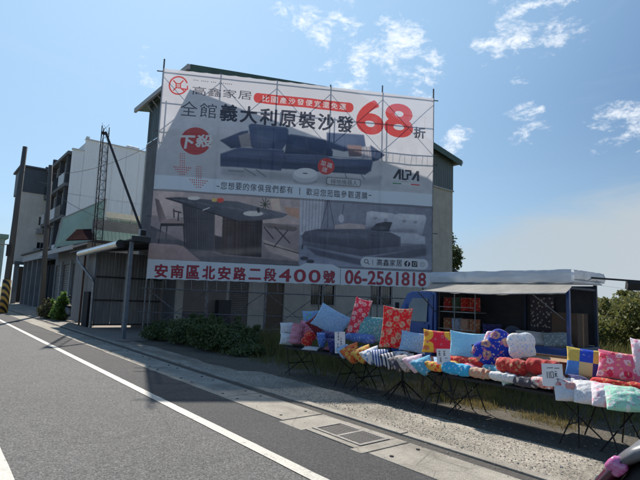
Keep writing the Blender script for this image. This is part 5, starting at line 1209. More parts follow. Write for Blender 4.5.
for i, (px, py, w_, h2, m_, lb) in enumerate(((571, 384, 26, 13, f_white, 'white stuffed pillow lying at the front left of the patchwork cushion'), (590, 387, 24, 15, f_white2, 'sprigged white pillow lying below the patchwork cushion'),
        (606, 390, 22, 18, f_pinkw, 'pinkish white pillow lying on the front edge'), (627, 393, 32, 20, f_mint, 'mint green pillow on the front edge at the right'))):
    q, w, h_ = at(px, py, w_, h2, 6.06); q.z = TZ+.06
    placed('pillow', cushion_mb(w*1.25, .34, .15, 50+i, .05), m_, q, 245, 52, random.uniform(-8, 8), lb, 'pillow', 'small pillows lying along the front edge')
# fluffy goods on the far left table
cush(286.5, 328, 12, 11, 6.20, f_white, 'white fluffy pillow upper one at the far left end', roll=3, lean=10, seed=61, t_=.2, name='pillow', zmin=1)
cush(286.5, 339, 12, 12, 6.12, fabric('off_white_fleece', (.66, .68, .70)), 'white fluffy pillow lower one at the far left end', roll=-4, lean=20, seed=62, t_=.2, name='pillow', zmin=1)
q, w, h_ = at(297, 334, 12, 21, 6.18); placed('rolled_mat', roll_mb(h_, w/2*1.05, 63, tied=False), f_pchk, q, 235, 12, 86, 'pink checked roll standing beside the white pillows', 'rolled mat', G1)
q, w, h_ = at(310, 330, 20, 15, 6.40); placed('pillow', cushion_mb(w*1.2, h_*1.1, .16, 64), f_pcloth, q, 235, 18, -8, 'rose pink pillow behind the scarlet roll', 'pillow', 'small pillows lying along the front edge')
q, w, h_ = at(308.5, 339, 11, 13, 6.10); placed('rolled_mat', roll_mb(h_*1.2, w/2, 65), f_rroll, q, 235, 20, 68, 'small scarlet roll leaning against the pink checked roll', 'rolled mat', G1)
q, w, h_ = at(311, 346, 18, 4, 6.03); placed('folded_cloth', cushion_mb(w, .16, .05, 66), fabric('pale_fold', (.55, .55, .55)), (q.x, q.y, TZ+.03), 245, 70, 0, 'pale folded cloth at the front edge below the scarlet roll', 'cloth', 'folded cloths on the tables')
q, w, h_ = at(322, 340, 12, 13, 6.14); placed('folded_cloth', pouch_mb(w, h_*1.1, .16, 67), f_blue, q, 235, 10, 0, 'blue folded cloth right of the small scarlet roll', 'cloth', 'folded cloths on the tables')
q, w, h_ = at(334, 346, 14, 14, 6.10); placed('folded_cloth', pouch_mb(w*1.1, h_, .2, 68), f_navy, q, 235, 10, 0, 'navy folded cloth beside the first price sign', 'cloth', 'folded cloths on the tables')
P = [(352, 354, 13, 20, f_orange, 'orange and red'), (363, 355, 14, 17, f_gold, 'gold and red'), (371, 356, 13, 17, fabric('white_blue', (.70, .74, .80), [((.15, .3, .6), 12, .3)]), 'white and blue'), (380, 358, 13, 18, f_stripe, 'blue and white striped'),
     (390, 361, 12, 17, f_stripe2, 'black and white striped'), (398, 363, 12, 17, f_char, 'charcoal blossomed'), (406, 363, 12, 18, f_beige, 'beige flowered'), (415, 364, 13, 18, f_pale, 'pale pink'), (424, 366, 14, 18, f_aqua, 'aqua'), (343.5, 352, 9, 14, f_lblue, 'pale blue')]
for i, (px, py, w_, h2, m_, lb) in enumerate(P):
    q, w, h_ = at(px, py, w_, h2, 6.0); q.z = max(q.z, TZ-.02)
    placed('cloth_pouch', pouch_mb(w*1.55, h_*.95, .15, 70+i), m_, q, 236+random.uniform(-14, 14), 34, random.uniform(6, 34), lb+' folded cloth pouch in the front row', 'cloth pouch', 'folded cloth pouches along the table edge')
# extra bundles filling the tables behind the front row
rr = random.Random(5)
pool = [f_white2, f_tan, f_aqua, f_pale, f_blue, f_beige, f_rroll, f_grey, f_pcloth]
spots = [(6.32, 6.05, 'beside the blue bolster'), (6.35, 5.2, 'behind the striped pouches'), (6.30, 4.55, 'below the pale blue speckled cushion'), (6.28, 4.05, 'under the crimson blooming cushion'), (6.26, 3.2, 'behind the cyan mat'), (6.30, 2.75, 'under the royal blue cushion'),
         (6.34, 2.35, 'in front of the cardboard box'), (6.38, 1.75, 'under the patchwork cushion'), (6.45, 7.3, 'under the tilted pale blue cushion')]
for i, (x, y, lb) in enumerate(spots):
    placed('folded_quilt', cushion_mb(.46, .34, .11, 90+i, .03), pool[i], (x, y, TZ+.055), 250, 84, rr.uniform(-8, 8), ('off white', 'tan', 'aqua', 'pale pink', 'blue', 'beige', 'scarlet', 'grey blue', 'rose')[i]+' folded quilt lying flat '+lb, 'quilt', 'folded quilts lying flat on the tables')
# second layer, squeezed between the front row and the leaning cushions
names = [('lilac', fabric('lilac_print', (.42, .32, .62), [((.7, .6, .8), 13, .25)])), ('sea green', f_teal), ('cherry', f_rroll), ('cream', f_white2), ('denim', f_blue), ('coral', fabric('coral_print', (.72, .28, .20), [((.8, .6, .4), 12, .25)])),
         ('powder blue', f_lblue), ('mustard', f_gold), ('rose', f_pcloth), ('charcoal', f_char), ('mint', f_mint), ('tan', f_tan), ('white', f_white), ('navy', f_navy), ('blush', f_pale), ('turquoise', f_cyan)]
near_ = ['behind the striped pouch', 'left of the teal cushion', 'under the tall narrow red cushion', 'before the largest red cushion', 'behind the pale pink pouch', 'before the pale blue speckled cushion', 'left of the middle price card', 'right of the middle price card', 'before the sky blue cushion',
         'under the royal blue cushion', 'left of the brick red bolster', 'between the two red bolsters', 'behind the lettered card', 'left of the patchwork cushion', 'before the patchwork cushion', 'left of the pink floral cushion']
for i in range(16):
    nm, mt = names[i]; y = 6.3-i*.285
    placed('folded_quilt', cushion_mb(rr.uniform(.24, .34), rr.uniform(.20, .28), rr.uniform(.08, .13), 300+i, .04), mt, (6.17+rr.uniform(-.03, .04), y, TZ+rr.uniform(.07, .13)), 245+rr.uniform(-25, 25), rr.uniform(40, 70), rr.uniform(-25, 25),
           f'{nm} folded quilt tucked {near_[i]}', 'quilt', 'folded quilts tucked in the second layer')
# cardboard box
q, w, h_ = at(552, 362, 44, 24, 6.58); cbx = thing('cardboard_box', (6.62, q.y, TZ), 'open brown cardboard box behind the red bolsters', 'box')
m_card = mat('cardboard', (.32, .20, .11), .85, col2=(.26, .16, .09), nscale=5)
y0, y1 = q.y-.36, q.y+.40
obj('side_panel', MB().box(6.46, 6.47, y0, y1, TZ, TZ+.36), m_card, cbx); obj('side_panel', MB().box(6.86, 6.87, y0, y1, TZ, TZ+.36), m_card, cbx)
obj('side_panel', MB().box(6.47, 6.86, y0, y0+.01, TZ, TZ+.36), m_card, cbx); obj('side_panel', MB().box(6.47, 6.86, y1-.01, y1, TZ, TZ+.36), m_card, cbx)
obj('bottom', MB().box(6.47, 6.86, y0+.01, y1-.01, TZ, TZ+.008), m_card, cbx); obj('flap', MB().add([(6.47, y0, TZ+.36), (6.47, y1, TZ+.36), (6.36, y1, TZ+.33), (6.36, y0, TZ+.33), (6.47, y0, TZ+.364), (6.47, y1, TZ+.364), (6.36, y1, TZ+.334), (6.36, y0, TZ+.334)], [(3,2,1,0),(4,5,6,7),(0,1,5,4),(1,2,6,5),(2,3,7,6),(3,0,4,7)]), m_card, cbx)

# hand-written price signs: flat cards with marker strokes
m_paper = mat('white_card', (.80, .80, .80), .6, col2=(.74, .74, .75)); m_ink = mat('marker_ink', (.03, .03, .05), .6)
def sign(px, py, wpx, hpx, x, label, strokes, roll=0):
    q, w, h_ = at(px, py, wpx, hpx, x); t = thing('price_sign', tuple(q), label, 'sign', 'white price signs'); az = math.atan2(-q.x, -q.y)
    nn = Vector((math.sin(az), math.cos(az), .10)).normalized(); rg = Vector((0, 0, 1)).cross(nn).normalized(); u_ = nn.cross(rg)
    mt = Matrix(((rg.x, u_.x, nn.x), (rg.y, u_.y, nn.y), (rg.z, u_.z, nn.z))).to_4x4(); t.matrix_world = Matrix.Translation(q) @ mt @ Matrix.Rotation(R(roll), 4, 'Z')
    WL[t.name] = Vector((0, 0, 0))
    obj('card', MB().box(-w/2, w/2, -h_/2, h_/2, -.003, .003), m_paper, t, local=True)
    k = MB()
    for (a, b, c, d) in strokes: k.bar((a*w, b*h_, .0045), (c*w, d*h_, .0045), .007, .002, up=(0, 0, 1))
    obj('writing', k, m_ink, t, local=True, kind='stuff')
    obj('stick', MB().bar((0, -h_/2-.22, -.008), (0, h_/2*.5, -.008), .012), m_black, t, local=True)
def num(ch, x, y, s_):
    D_ = {'1': [(.3, 0, .3, 1)], '0': [(0, 0, 0, 1), (0, 1, .6, 1), (.6, 1, .6, 0), (.6, 0, 0, 0)], '9': [(.6, 0, .6, 1), (.6, 1, 0, 1), (0, 1, 0, .5), (0, .5, .6, .5)], '5': [(.6, 1, 0, 1), (0, 1, 0, .55), (0, .55, .6, .5), (.6, .5, .6, 0), (.6, 0, 0, 0)],
          '-': [(0, .5, .6, .5)], '元': [(.1, 1, .6, 1), (0, .65, .7, .65), (.25, .65, .1, 0), (.45, .65, .45, .1), (.45, .1, .75, .1)], 'i': [(0, .9, .7, .9), (.35, .9, .3, 0), (0, .4, .7, .45), (.05, .05, .75, .1)]}
    return [(x+a*s_, y+b*s_*1.3, x+c*s_, y+d*s_*1.3) for a, b, c, d in D_[ch]]
sign(340, 342.5, 10.5, 21, 6.0, 'narrow white price card on the far left table', num('i', -.25, .1, .3)+num('i', .02, -.1, .26)+num('i', -.3, -.36, .26), 3)
sign(443.5, 356.5, 13, 15, 5.98, 'square white price card before the crimson blooming cushion', num('i', -.38, .05, .25)+num('i', -.02, .05, .25)+num('i', -.3, -.35, .22)+num('-', .1, -.3, .3), 3)
sign(552.5, 375, 19, 22, 5.97, 'largest white card with hand written characters before the deep red bolster', [(-.25, .30, .05, .32), (.12, .3, .35, .31)]+num('1', -.32, -.15, .22)+num('1', -.22, -.15, .22)+num('0', -.08, -.12, .2)+num('元', .1, -.08, .18)+num('i', .16, -.42, .22), 3)

# ================================================================== the blue truck
TR = thing('truck', (12.1, 7.5, 0), 'small blue open sided sales truck with a white tarpaulin roof and raised side awning', 'truck')
m_blue = mat('blue_truck_paint', (.012, .085, .34), .38, col2=(.012, .065, .25), nscale=3, coat=.3)
m_dkblue = mat('dark_blue_steel', (.012, .03, .09), .5, col2=(.02, .03, .05), nscale=4)
m_rub = mat('tyre_rubber', (.02, .02, .02), .85); m_rim = mat('rim_steel', (.35, .35, .36), .4, .6)
m_lamp = mat('lamp_glass', (.65, .65, .62), .15); m_red = mat('red_lens', (.45, .02, .02), .2)
TX0, TX1, TY0, TY1, CY1 = 11.4, 12.86, 4.95, 8.72, 10.35
prof = [(8.80, .36), (8.80, 1.86), (8.92, 1.95), (9.62, 1.95), (9.78, 1.90), (10.25, 1.18), (10.35, 1.05), (10.35, .42), (9.98, .36), (9.92, .60), (9.65, .70), (9.38, .60), (9.30, .36)]
k = MB(); n = len(prof)
for x, ins in ((TX0+.05, .0), (TX0, .06), (TX1, .06), (TX1-.05, 0)): pass
sec = []
for x, f_ in ((TX0+.10, 1.0), (TX0+.0, 1.0), (TX1, 1.0), (TX1-.0, 1.0)):
    pass
vs = []
for x, tuck in ((TX0, 0), (TX1, 0)):
    for (y, z) in prof:
        xin = .08*max(0, (z-1.15)/.8); vs.append((x+xin if x == TX0 else x-xin, y, z))
k.add(vs, [tuple(range(n)), tuple(range(n, 2*n))[::-1]] + [((i+1) % n, i, n+i, n+(i+1) % n) for i in range(n)])
cab = obj('cab', k, m_blue, TR, bevel=.025)
def sidepane(xs_, pts, th=.012, mt=None, nm='window'):
    sgn = -1 if xs_ == TX0 else 1; vs = []
    for dx in (.004, .004+th):
        for (y, z) in pts: xin = .08*max(0, (z-1.15)/.8); vs.append(((xs_+xin) + sgn*dx if xs_ == TX0 else (xs_-xin)+sgn*dx, y, z))
    n_ = len(pts); return obj(nm, MB().add(vs, [tuple(range(n_)), tuple(range(n_, 2*n_))[::-1]] + [((i+1) % n_, i, n_+i, n_+(i+1) % n_) for i in range(n_)]), mt or m_glass, TR)
m_cabglass = mat('cab_window_glass', (.10, .12, .14), .06, col2=(.16, .18, .2), nscale=2, spec=.9)
for sx_ in (TX0, TX1):
    sidepane(sx_, [(8.98, 1.22), (8.98, 1.78), (9.55, 1.78), (9.95, 1.22)], mt=m_cabglass)
    d_ = sidepane(sx_, [(8.92, .62), (8.92, 1.16), (10.02, 1.16), (10.02, .74), (9.66, .76), (9.30, .62)], .010, m_blue, 'door')
    s_ = -1 if sx_ == TX0 else 1
    obj('door_handle', MB().box(min(sx_+s_*.014, sx_+s_*.04), max(sx_+s_*.014, sx_+s_*.04), 9.0, 9.14, 1.04, 1.07), m_frame, d_)
    mr_ = obj('side_mirror', MB().box(min(sx_+s_*.10, sx_+s_*.26), max(sx_+s_*.10, sx_+s_*.26), 9.93, 9.97, 1.36, 1.66), m_frame, TR, bevel=.015)
    obj('mirror_arm', MB().tube([(sx_, 9.9, 1.25), (sx_+s_*.16, 9.98, 1.34), (sx_+s_*.18, 9.96, 1.5)], .01, 5), m_frame, mr_)
obj('windscreen', MB().add([(TX0+.14, 9.80, 1.89), (TX1-.14, 9.80, 1.89), (TX1-.08, 10.25, 1.20), (TX0+.08, 10.25, 1.20), (TX0+.14, 9.795, 1.87), (TX1-.14, 9.795, 1.87), (TX1-.08, 10.24, 1.19), (TX0+.08, 10.24, 1.19)], [(0,1,2,3),(7,6,5,4),(0,4,5,1),(1,5,6,2),(2,6,7,3),(3,7,4,0)]).v and
    MB().add([(TX0+.14, 9.83, 1.86), (TX1-.14, 9.83, 1.86), (TX1-.08, 10.27, 1.19), (TX0+.08, 10.27, 1.19), (TX0+.14, 9.80, 1.84), (TX1-.14, 9.80, 1.84), (TX1-.08, 10.24, 1.17), (TX0+.08, 10.24, 1.17)], [(0,1,2,3),(7,6,5,4),(0,4,5,1),(1,5,6,2),(2,6,7,3),(3,7,4,0)]), m_cabglass, TR)
obj('front_bumper', MB().box(TX0-.01, TX1+.01, 10.36, 10.44, .36, .54), m_frame, TR, bevel=.02)
for x in (TX0+.2, TX1-.2): obj('headlight', MB().lathe((x, 10.35, .78), [(.10, 0), (.09, .03), (.04, .045)], 14, 'y'), m_lamp, TR)
obj('chassis', MB().box(TX0+.35, TX1-.35, TY0+.1, 10.2, .34, .52), m_frame, TR)
for y in (9.65, 5.95):
    for x in (TX0+.08, TX1-.08):
        w = obj('wheel', MB().lathe((x, y, .29), [(.20, -.075), (.275, -.075), (.29, -.05), (.29, .05), (.275, .075), (.20, .075)], 24, 'x'), m_rub, TR, smooth=False)
        obj('rim', MB().lathe((x, y, .29), [(.05, -.08), (.19, -.078), (.20, -.06), (.20, .06), (.19, .078), (.05, .08)], 18, 'x'), m_rim, w)
obj('bed_floor', MB().box(TX0, TX1, TY0, TY1, .58, .66), m_dkblue, TR)
for (a, b_) in ((TY0+.04, 6.7), (6.74, TY1-.04)):
    sb = obj('side_board', MB().box(TX0-.03, TX0, a, b_, .60, .93), m_blue, TR, bevel=.006)
    for i in range(3): obj('board_rib', MB().box(TX0-.045, TX0-.031, a+.05, b_-.05, .66+i*.09, .69+i*.09), m_blue, sb)
    obj('side_board', MB().box(TX1, TX1+.03, a, b_, .60, .93), m_blue, TR)
tg = obj('tailgate', MB().box(TX0+.03, TX1-.03, TY0-.03, TY0, .60, .93), mat('dusty_blue_gate', (.07, .11, .18), .6, col2=(.10, .12, .15), nscale=6), TR, bevel=.006)
for i in range(3): obj('board_rib', MB().box(TX0+.08, TX1-.08, TY0-.045, TY0-.031, .66+i*.09, .69+i*.09), m_blue, tg)
for x in (TX0+.1, TX1-.1): obj('tail_light', MB().box(x-.09, x+.09, TY0-.04, TY0-.0, .46, .56), m_red, TR)
for (x, y, mt) in ((TX0+.03, TY0+.04, m_blue), (TX1-.03, TY0+.04, m_dkblue), (TX0+.03, TY1-.04, m_blue), (TX1-.03, TY1-.04, m_dkblue), (TX1-.03, 6.8, m_dkblue)):
    obj('corner_post', MB().box(x-.035, x+.035, y-.035, y+.035, .66, 2.16), mt, TR)
for z in (2.12,):
    for (p, q) in (((TX0+.03, TY0, z), (TX0+.03, TY1, z)), ((TX1-.03, TY0, z), (TX1-.03, TY1, z)), ((TX0, TY0+.04, z-.06), (TX1, TY0+.04, z-.06)), ((TX0, TY1-.04, z-.06), (TX1, TY1-.04, z-.06)), ((TX0, 6.8, z-.06), (TX1, 6.8, z-.06))):
        obj('roof_bar', MB().bar(p, q, .045), m_dkblue, TR)
m_int = mat('dark_tarp', (.03, .035, .045), .8, col2=(.05, .05, .055))
obj('far_side_tarp', MB().box(TX1-.0, TX1+.012, TY0+.02, TY1, .94, 2.14), m_int, TR); obj('front_partition', MB().box(TX0+.02, TX1-.02, TY1-.02, TY1, .66, 2.1), m_int, TR)
# lumpy tarpaulin roof
def tarp(x0, x1, y0, y1, z0, z1, amp, seed, n=(26, 60)):
    k = MB(); nx, ny = n; vs = []; fs = []
    for j in range(ny+1):
        for i in range(nx+1):
            a, b = i/nx, j/ny; ex = min(a, 1-a)*2; ey = min(b, 1-b)*2
            x = x0+(x1-x0)*a; y = y0+(y1-y0)*b
            e = min(1, min(ex*5, ey*14)); z = z0+(z1-z0)*(e**.5)
            z += amp*(noise.noise(Vector((x*2.2, y*1.4, seed)))+.5*noise.noise(Vector((x*6, y*3, seed))))*(.3+.7*e)
            z += .02*math.sin(y*5.1)*e
            bulge = .03*noise.noise(Vector((x, y*3, 5)))
            vs.append((x+(bulge if 0 < i < nx else bulge*1.2), y+.03*noise.noise(Vector((x*3, y, 8))), z))
    for j in range(ny):
        for i in range(nx): p = j*(nx+1)+i; fs.append((p, p+1, p+nx+2, p+nx+1))
    return k.add(vs, fs)
m_tarp = thin(add_layer(mat('pale_tarpaulin', (.58, .62, .66), .75, col2=(.46, .50, .55), nscale=2.5, bump=.25, bscale=9, streak=(1, .5, 1)), (.30, .33, .36), 3, .56, .72, .5), .12)
obj('tarp_roof', tarp(TX0-.07, TX1+.07, TY0-.10, TY1+.05, 2.17, 2.37, .02, 3), m_tarp, TR, smooth=True)
# tarp skirts: folded edge hanging over the roof bars
def skirt(p0, p1, out, z0, z1, seed, nm):
    p0, p1, out = Vector(p0), Vector(p1), Vector(out); nx, nz = 70, 12; vs = []; fs = []
    for i in range(nx+1):
        s_ = i/nx
        for j in range(nz+1):
            t_ = j/nz; z = z1+(z0-z1)*t_; w_ = noise.noise(Vector((s_*9, t_*2.2, seed)))
            w2 = noise.noise(Vector((s_*26, t_*5, seed+3))); d = .03*math.sin(t_*math.pi)+.014*w_+.006*w2+.004*math.sin(t_*9+s_*4)
            p = p0.lerp(p1, s_)+out*(.03+d); vs.append((p.x, p.y, z+(.018*w_ if j == 0 else 0)+(.02*noise.noise(Vector((s_*12, 9, seed))) if j == nz else 0)))
    for i in range(nx):
        for j in range(nz): a = i*(nz+1)+j; fs.append((a, a+1, a+nz+2, a+nz+1))
    return obj(nm, MB().add(vs, fs), m_tarp, TR, smooth=True)
skirt((TX0-.05, TY0-.10, 0), (TX0-.05, TY1+.06, 0), (-1, 0, 0), 2.155, 2.40, 3, 'side_skirt')
skirt((TX0-.07, TY0-.10, 0), (TX1+.08, TY0-.10, 0), (0, -1, 0), 2.20, 2.40, 8, 'rear_skirt')
k = MB(); k.v = []; nx, ny = 10, 40
vs = []; fs = []
for j in range(ny+1):
    for i in range(nx+1):
        a, b = i/nx, j/ny; y = (TY0-.12+(TY1-TY0+.22)*b)*(1-a)+(4.42+3.61*b)*a
        x = TX0-.03-1.29*a; sagz = -.045*math.sin(math.pi*b)*a-.012*math.sin(b*20)*a; vs.append((x, y, 2.155-.23*a+sagz-.03*math.sin(math.pi*a)+.012*noise.noise(Vector((x*3, y*2, 1)))))
for j in range(ny):
    for i in range(nx): p = j*(nx+1)+i; fs.append((p, p+1, p+nx+2, p+nx+1))
k.add(vs, fs); m_awn = thin(mat('beige_awning_cloth', (.24, .23, .21), .7, col2=(.17, .165, .15), nscale=3, streak=(1, 3, 1)), .12)
aw = obj('side_awning', k, m_awn, TR, smooth=True)
obj('awning_bar', MB().tube([(TX0-1.32, 8.03, 1.925), (TX0-1.32, 6.2, 1.88), (TX0-1.32, 4.42, 1.92)], .014, 6), m_steel, aw)
for y in (TY1-.1, TY0+.1): obj('awning_strut', MB().tube([(TX0-.02, y, 1.45), (TX0-1.2, y*.86+.85, 1.92)], .012, 6), m_steel, TR)
# counter plank and shelves
obj('counter_plank', MB().box(TX0+.05, TX0+.62, TY0+.1, 7.35, .90, .93), mat('old_plank', (.16, .12, .09), .85), TR)
for z in (1.02, 1.50): obj('shelf', MB().box(TX0+.10, TX0+.62, 7.45, TY1-.06, z-.02, z), m_steel, TR)
for y in (7.45, 8.1, TY1-.1): obj('shelf_post', MB().bar((TX0+.10, y, .66), (TX0+.10, y, 2.1), .02), m_steel, TR)
obj('shelf_rail', MB().bar((TX0+.08, 7.45, 1.60), (TX0+.08, TY1-.1, 1.60), .014), m_trim, TR); obj('shelf_rail', MB().bar((TX0+.08, 7.45, 1.10), (TX0+.08, TY1-.1, 1.10), .014), m_trim, TR)
# lamp arm over the tail
obj('lamp_arm', MB().bar((12.0, 4.95, 2.29), (12.95, 4.02, 2.245), .035), m_frame, TR)
obj('work_lamp', MB().add([(12.72, 4.24, 2.06), (13.02, 3.93, 2.06), (13.14, 4.03, 2.10), (12.84, 4.34, 2.10), (12.66, 4.18, 2.22), (13.0, 3.85, 2.20), (13.14, 3.97, 2.24), (12.80, 4.30, 2.26)], [(3,2,1,0),(4,5,6,7),(0,1,5,4),(1,2,6,5),(2,3,7,6),(3,0,4,7)]), m_frame, TR, bevel=.01)
def trim(o, s_, wheel=False):
    for ch in o.children:
        if ch.name.startswith('wheel'):
            c = ch.data.vertices[0].co*0; n_ = len(ch.data.vertices)
            for v in ch.data.vertices: c += v.co/n_
            for q_ in (ch, *ch.children):
                for v in q_.data.vertices: v.co = Vector((c.x*s_[0], c.y*s_[1], c.z*.9)) + (v.co-c)*.9
            continue
        if ch.type == 'MESH':
            for v in ch.data.vertices: v.co = Vector((v.co.x*s_[0], v.co.y*s_[1], v.co.z*s_[2]))
        trim(ch, s_)
TS = (.84, .785, .95); TN = Vector((9.50, 5.88, 0)); trim(TR, TS); TR.location = TN
def tk(x, y, z): return (TN.x+(x-12.1)*TS[0], TN.y+(y-7.5)*TS[1], z*TS[2])
# goods in the truck
GT = 'wrapped pillows stacked in the truck'
cols = [('orange', fabric('wrapped_orange', (.42, .16, .08), [((.5, .4, .25), 14, .3)])), ('dark red', f_brick), ('tan', f_tan), ('crimson', f_rroll), ('blue grey', f_grey), ('green', fabric('olive_cloth', (.10, .16, .10)))]
i = 0
for z, lv in ((1.02, 'lower'), (1.50, 'upper')):
    for j in range(4):
        nm, mt = cols[(j*2+(z > 1.2)) % 6]; y = 7.62+j*.29
        placed('wrapped_pillow', cushion_mb(.22, .30, .22, 120+i, .03), mt, tk(TX0+.34, y, z+.17), 245, 8, random.uniform(-5, 5), f'{nm} wrapped pillow, {("first", "second", "third", "fourth")[j]} from the tail on the {lv} truck shelf', 'pillow', GT); i += 1
placed('cushion', cushion_mb(.62, .40, .19, 140), f_white, tk(TX0+.30, 6.02, 1.05), 240, 62, -8, 'large white cushion lying on the truck counter', 'cushion')
placed('wrapped_bundle', cushion_mb(.5, .36, .2, 141), fabric('clear_wrap', (.30, .35, .36), [((.55, .6, .62), 16, .26)]), tk(TX0+.33, 5.42, 1.05), 240, 50, 6, 'greyish plastic wrapped bundle at the tail end of the counter', 'bundle')
placed('cushion', blob_mb(lob(3, .10, .08), .15, 142), f_white, tk(TX0+.28, 6.85, 1.04), 240, 20, 0, 'small round white cushion on the counter near the shelves', 'cushion')
placed('cushion', blob_mb(lob(2, .15, .05), .18, 143), fabric('slate_cloth', (.06, .09, .16)), tk(TX0+.48, 6.62, 1.11), 240, 20, 0, 'round slate blue cushion behind the small white one', 'cushion')
placed('cushion', cushion_mb(.4, .34, .17, 144), f_navy, tk(TX0+.4, 7.15, 1.10), 240, 20, 0, 'navy square cushion beside the truck shelves', 'cushion')
ch = thing('cardboard_box', (9.75, 4.2, .63), 'brown cardboard box standing inside the truck tail', 'box'); obj('carton', MB().box(9.55, 10.02, 4.02, 4.5, .63, 1.5), mat('dark_card', (.13, .085, .06), .85), ch); obj('packing_tape', MB().box(9.75, 9.81, 4.015, 4.019, .64, 1.49), m_card, ch)
placed('hanging_cloth', cushion_mb(.5, .75, .06, 145, .02), f_char, tk(TX1-.10, 6.3, 1.5), 270, 0, 0, 'dark patterned cloth hanging at the back of the truck', 'cloth')
# bluish bag and chair-like clutter between table and truck (as glimpsed)
cb_ = thing('wooden_chair', (7.4, 5.6, 0), 'small brown chair back beside the largest red cushion', 'chair'); m_wood = mat('brown_wood', (.10, .065, .045), .6)
for (x, y) in ((-.18, -.18), (.18, -.18), (-.18, .18), (.18, .18)): obj('leg', MB().box(7.4+x-.018, 7.4+x+.018, 5.6+y-.018, 5.6+y+.018, 0, .44), m_wood, cb_)
obj('seat', MB().box(7.18, 7.62, 5.38, 5.82, .44, .47), m_wood, cb_); obj('backrest', MB().box(7.60, 7.63, 5.40, 5.80, .60, 1.02), m_wood, cb_)
for y in (-.19, .19): obj('back_post', MB().box(7.60, 7.63, 5.6+y-.015, 5.6+y+.015, .47, 1.0), m_wood, cb_)

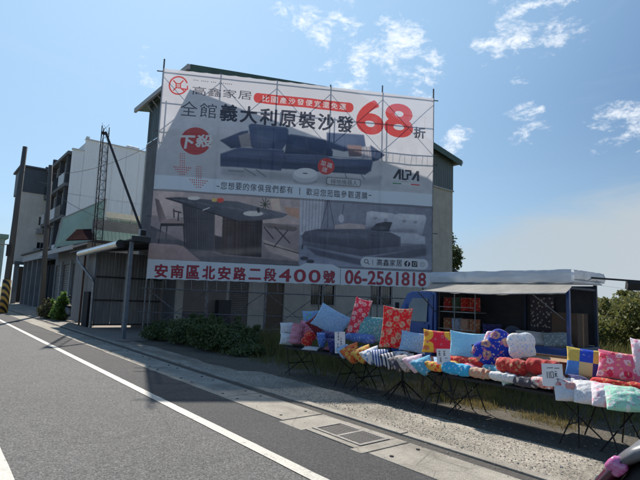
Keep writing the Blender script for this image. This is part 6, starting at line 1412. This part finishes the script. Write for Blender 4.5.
# ================================================================== scooters
def scooter(paint, cowl, label, lens=None, mirrors=True):
    """nose towards +Y, local frame on the ground"""
    t = thing('motor_scooter', (0, 0, 0), label, 'scooter'); m_blk = m_rub
    def wheel(y, nm='wheel'):
        w = obj(nm, MB().lathe((0, y, .24), [(.15, -.045), (.22, -.05), (.24, -.03), (.24, .03), (.22, .05), (.15, .045)], 26, 'x'), m_rub, t, local=True)
        obj('rim', MB().lathe((0, y, .24), [(.03, -.05), (.14, -.035), (.15, -.03), (.15, .03), (.14, .035), (.03, .05)], 16, 'x'), m_rim, w, local=True)
    wheel(.62); wheel(-.62)
    def loft(secs, nm, mt, parent=t, n=18, pw=.7):
        """secs: (y, z, halfwidth, halfheight, tilt deg)"""
        k = MB(); vs = []; fs = []
        for (y, z, hw, hh, tl) in secs:
            for i in range(n):
                a = 2*math.pi*i/n; sg = lambda q: math.copysign(abs(q)**pw, q); x = hw*sg(math.cos(a)); b = hh*sg(math.sin(a))
                vs.append((x, y-b*math.sin(R(tl)), z+b*math.cos(R(tl))))
        for j in range(len(secs)-1):
            for i in range(n): fs.append((j*n+i, j*n+(i+1) % n, (j+1)*n+(i+1) % n, (j+1)*n+i))
        fs.append(tuple(range(n))[::-1]); fs.append(tuple((len(secs)-1)*n+i for i in range(n)))
        k.add(vs, fs); return obj(nm, k, mt, parent, local=True, smooth=True)
    loft([(.58, .30, .10, .03, -85), (.61, .45, .18, .035, -88), (.60, .60, .22, .035, -80), (.56, .72, .235, .036, -68), (.51, .80, .24, .036, -58), (.465, .86, .24, .036, -50), (.43, .90, .235, .036, -48)], 'front_shield', paint)
    loft([(.52, .40, .15, .04, -80), (.50, .55, .20, .06, -80), (.45, .70, .222, .065, -65), (.36, .83, .225, .07, -50), (.24, .93, .20, .06, -25), (.10, .96, .15, .04, 0)], 'inner_panel', m_rub)
    loft([(.86, .40, .05, .02, 0), (.74, .50, .08, .035, 0), (.60, .52, .085, .04, 0), (.46, .48, .08, .04, 0)], 'front_fender', paint)
    hc = loft([(.43, .90, .232, .034, -48), (.37, .95, .24, .042, -38), (.30, .99, .235, .044, -22), (.20, 1.015, .22, .04, -8), (.08, 1.02, .15, .03, 0)], 'handlebar_cowl', cowl)
    obj('headlight', MB().lathe((0, .58, .68), [(.07, 0), (.065, .03), (.03, .045)], 20, 'y'), m_glass, t, local=True)
    for s_ in (-1, 1):
        loft([(.488, .835, .012, .02, -54), (.474, .85, .026, .038, -52), (.455, .872, .030, .041, -50), (.436, .893, .026, .038, -48), (.424, .905, .012, .02, -46)], 'turn_signal', lens or m_lamp).location = (s_*.212, 0, 0)
        obj('grip', MB().tube([(s_*.20, .14, 1.02), (s_*.36, .10, 1.02)], .018, 8), m_rub, t, local=True)
        if not mirrors: continue
        mm = obj('mirror', MB().lathe((s_*.30, .16, 1.22), [(.01, -.012), (.055, -.010), (.06, 0), (.055, .012), (.01, .014)], 16, 'y'), m_frame, t, local=True)
        obj('mirror_stalk', MB().tube([(s_*.22, .15, 1.03), (s_*.27, .16, 1.12), (s_*.30, .165, 1.18)], .007, 6), m_frame, mm, local=True)
    loft([(.40, .30, .15, .05, 0), (.10, .27, .17, .05, 0), (-.10, .28, .16, .06, 0)], 'floorboard', cowl)
    loft([(-.08, .42, .14, .16, 0), (-.25, .50, .18, .19, 0), (-.55, .58, .17, .15, 0), (-.85, .66, .08, .07, 0)], 'rear_body', paint)
    loft([(-.06, .70, .12, .03, 0), (-.20, .735, .15, .045, 0), (-.50, .765, .15, .05, 0), (-.78, .79, .10, .04, 0)], 'seat', m_rub)
    obj('fork', MB().tube([(0, .40, .7), (0, .62, .24)], .03, 8), m_frame, t, local=True); obj('tail_light', MB().box(-.07, .07, -.93, -.88, .62, .68), m_red, t, local=True)
    obj('exhaust', MB().tube([(.16, -.1, .2), (.17, -.5, .22), (.17, -.85, .27)], [.02, .05, .05], 10), m_frame, t, local=True)
    return t
m_maroon = mat('maroon_paint', (.085, .014, .03), .18, col2=(.07, .012, .025), coat=.6); m_gcowl = mat('grey_cowl_plastic', (.16, .165, .18), .32, col2=(.11, .115, .125))
m_plens = mat('pink_tinted_lens', (.62, .07, .32), .12, col2=(.66, .26, .48), nscale=60, spec=.8, coat=.6)
m_plens.node_tree.nodes['Principled BSDF'].inputs['Transmission Weight'].default_value = .25
s1 = scooter(m_maroon, m_gcowl, 'maroon scooter with grey handlebar cowl and pink tinted signal lens in the near right corner', m_plens, mirrors=False)
s1.location = (2.83, .49, 0); s1.rotation_euler = (0, 0, R(3))
s2 = scooter(mat('grey_scooter_paint', (.20, .21, .22), .3), m_frame, 'dark grey scooter parked in front of the shutters beside the lean-to shed'); s2.location = (5.75, 26.3, 0); s2.rotation_euler = (0, 0, R(200))


# the row of cushions goes on along the nearest table
for i, (x, y, w, h_, ln, mt, lb, nm) in enumerate(((6.5, .95, .46, .42, 16, f_teal, 'teal cushion at the very end of the row outside the pink ones', 'cushion'), (6.25, 1.1, .5, .36, 60, f_white2, 'sprigged pillow lying at the end of the nearest table', 'pillow'), (6.3, .62, .44, .4, 30, f_royal, 'square royal blue cushion on the last end of the nearest table', 'cushion'))):
    placed(nm, cushion_mb(w, h_, .14, 400+i), mt, (x, y, TZ+(.22 if ln == 16 else .10 if ln == 60 else .19)), 262, ln, 0, lb, nm)
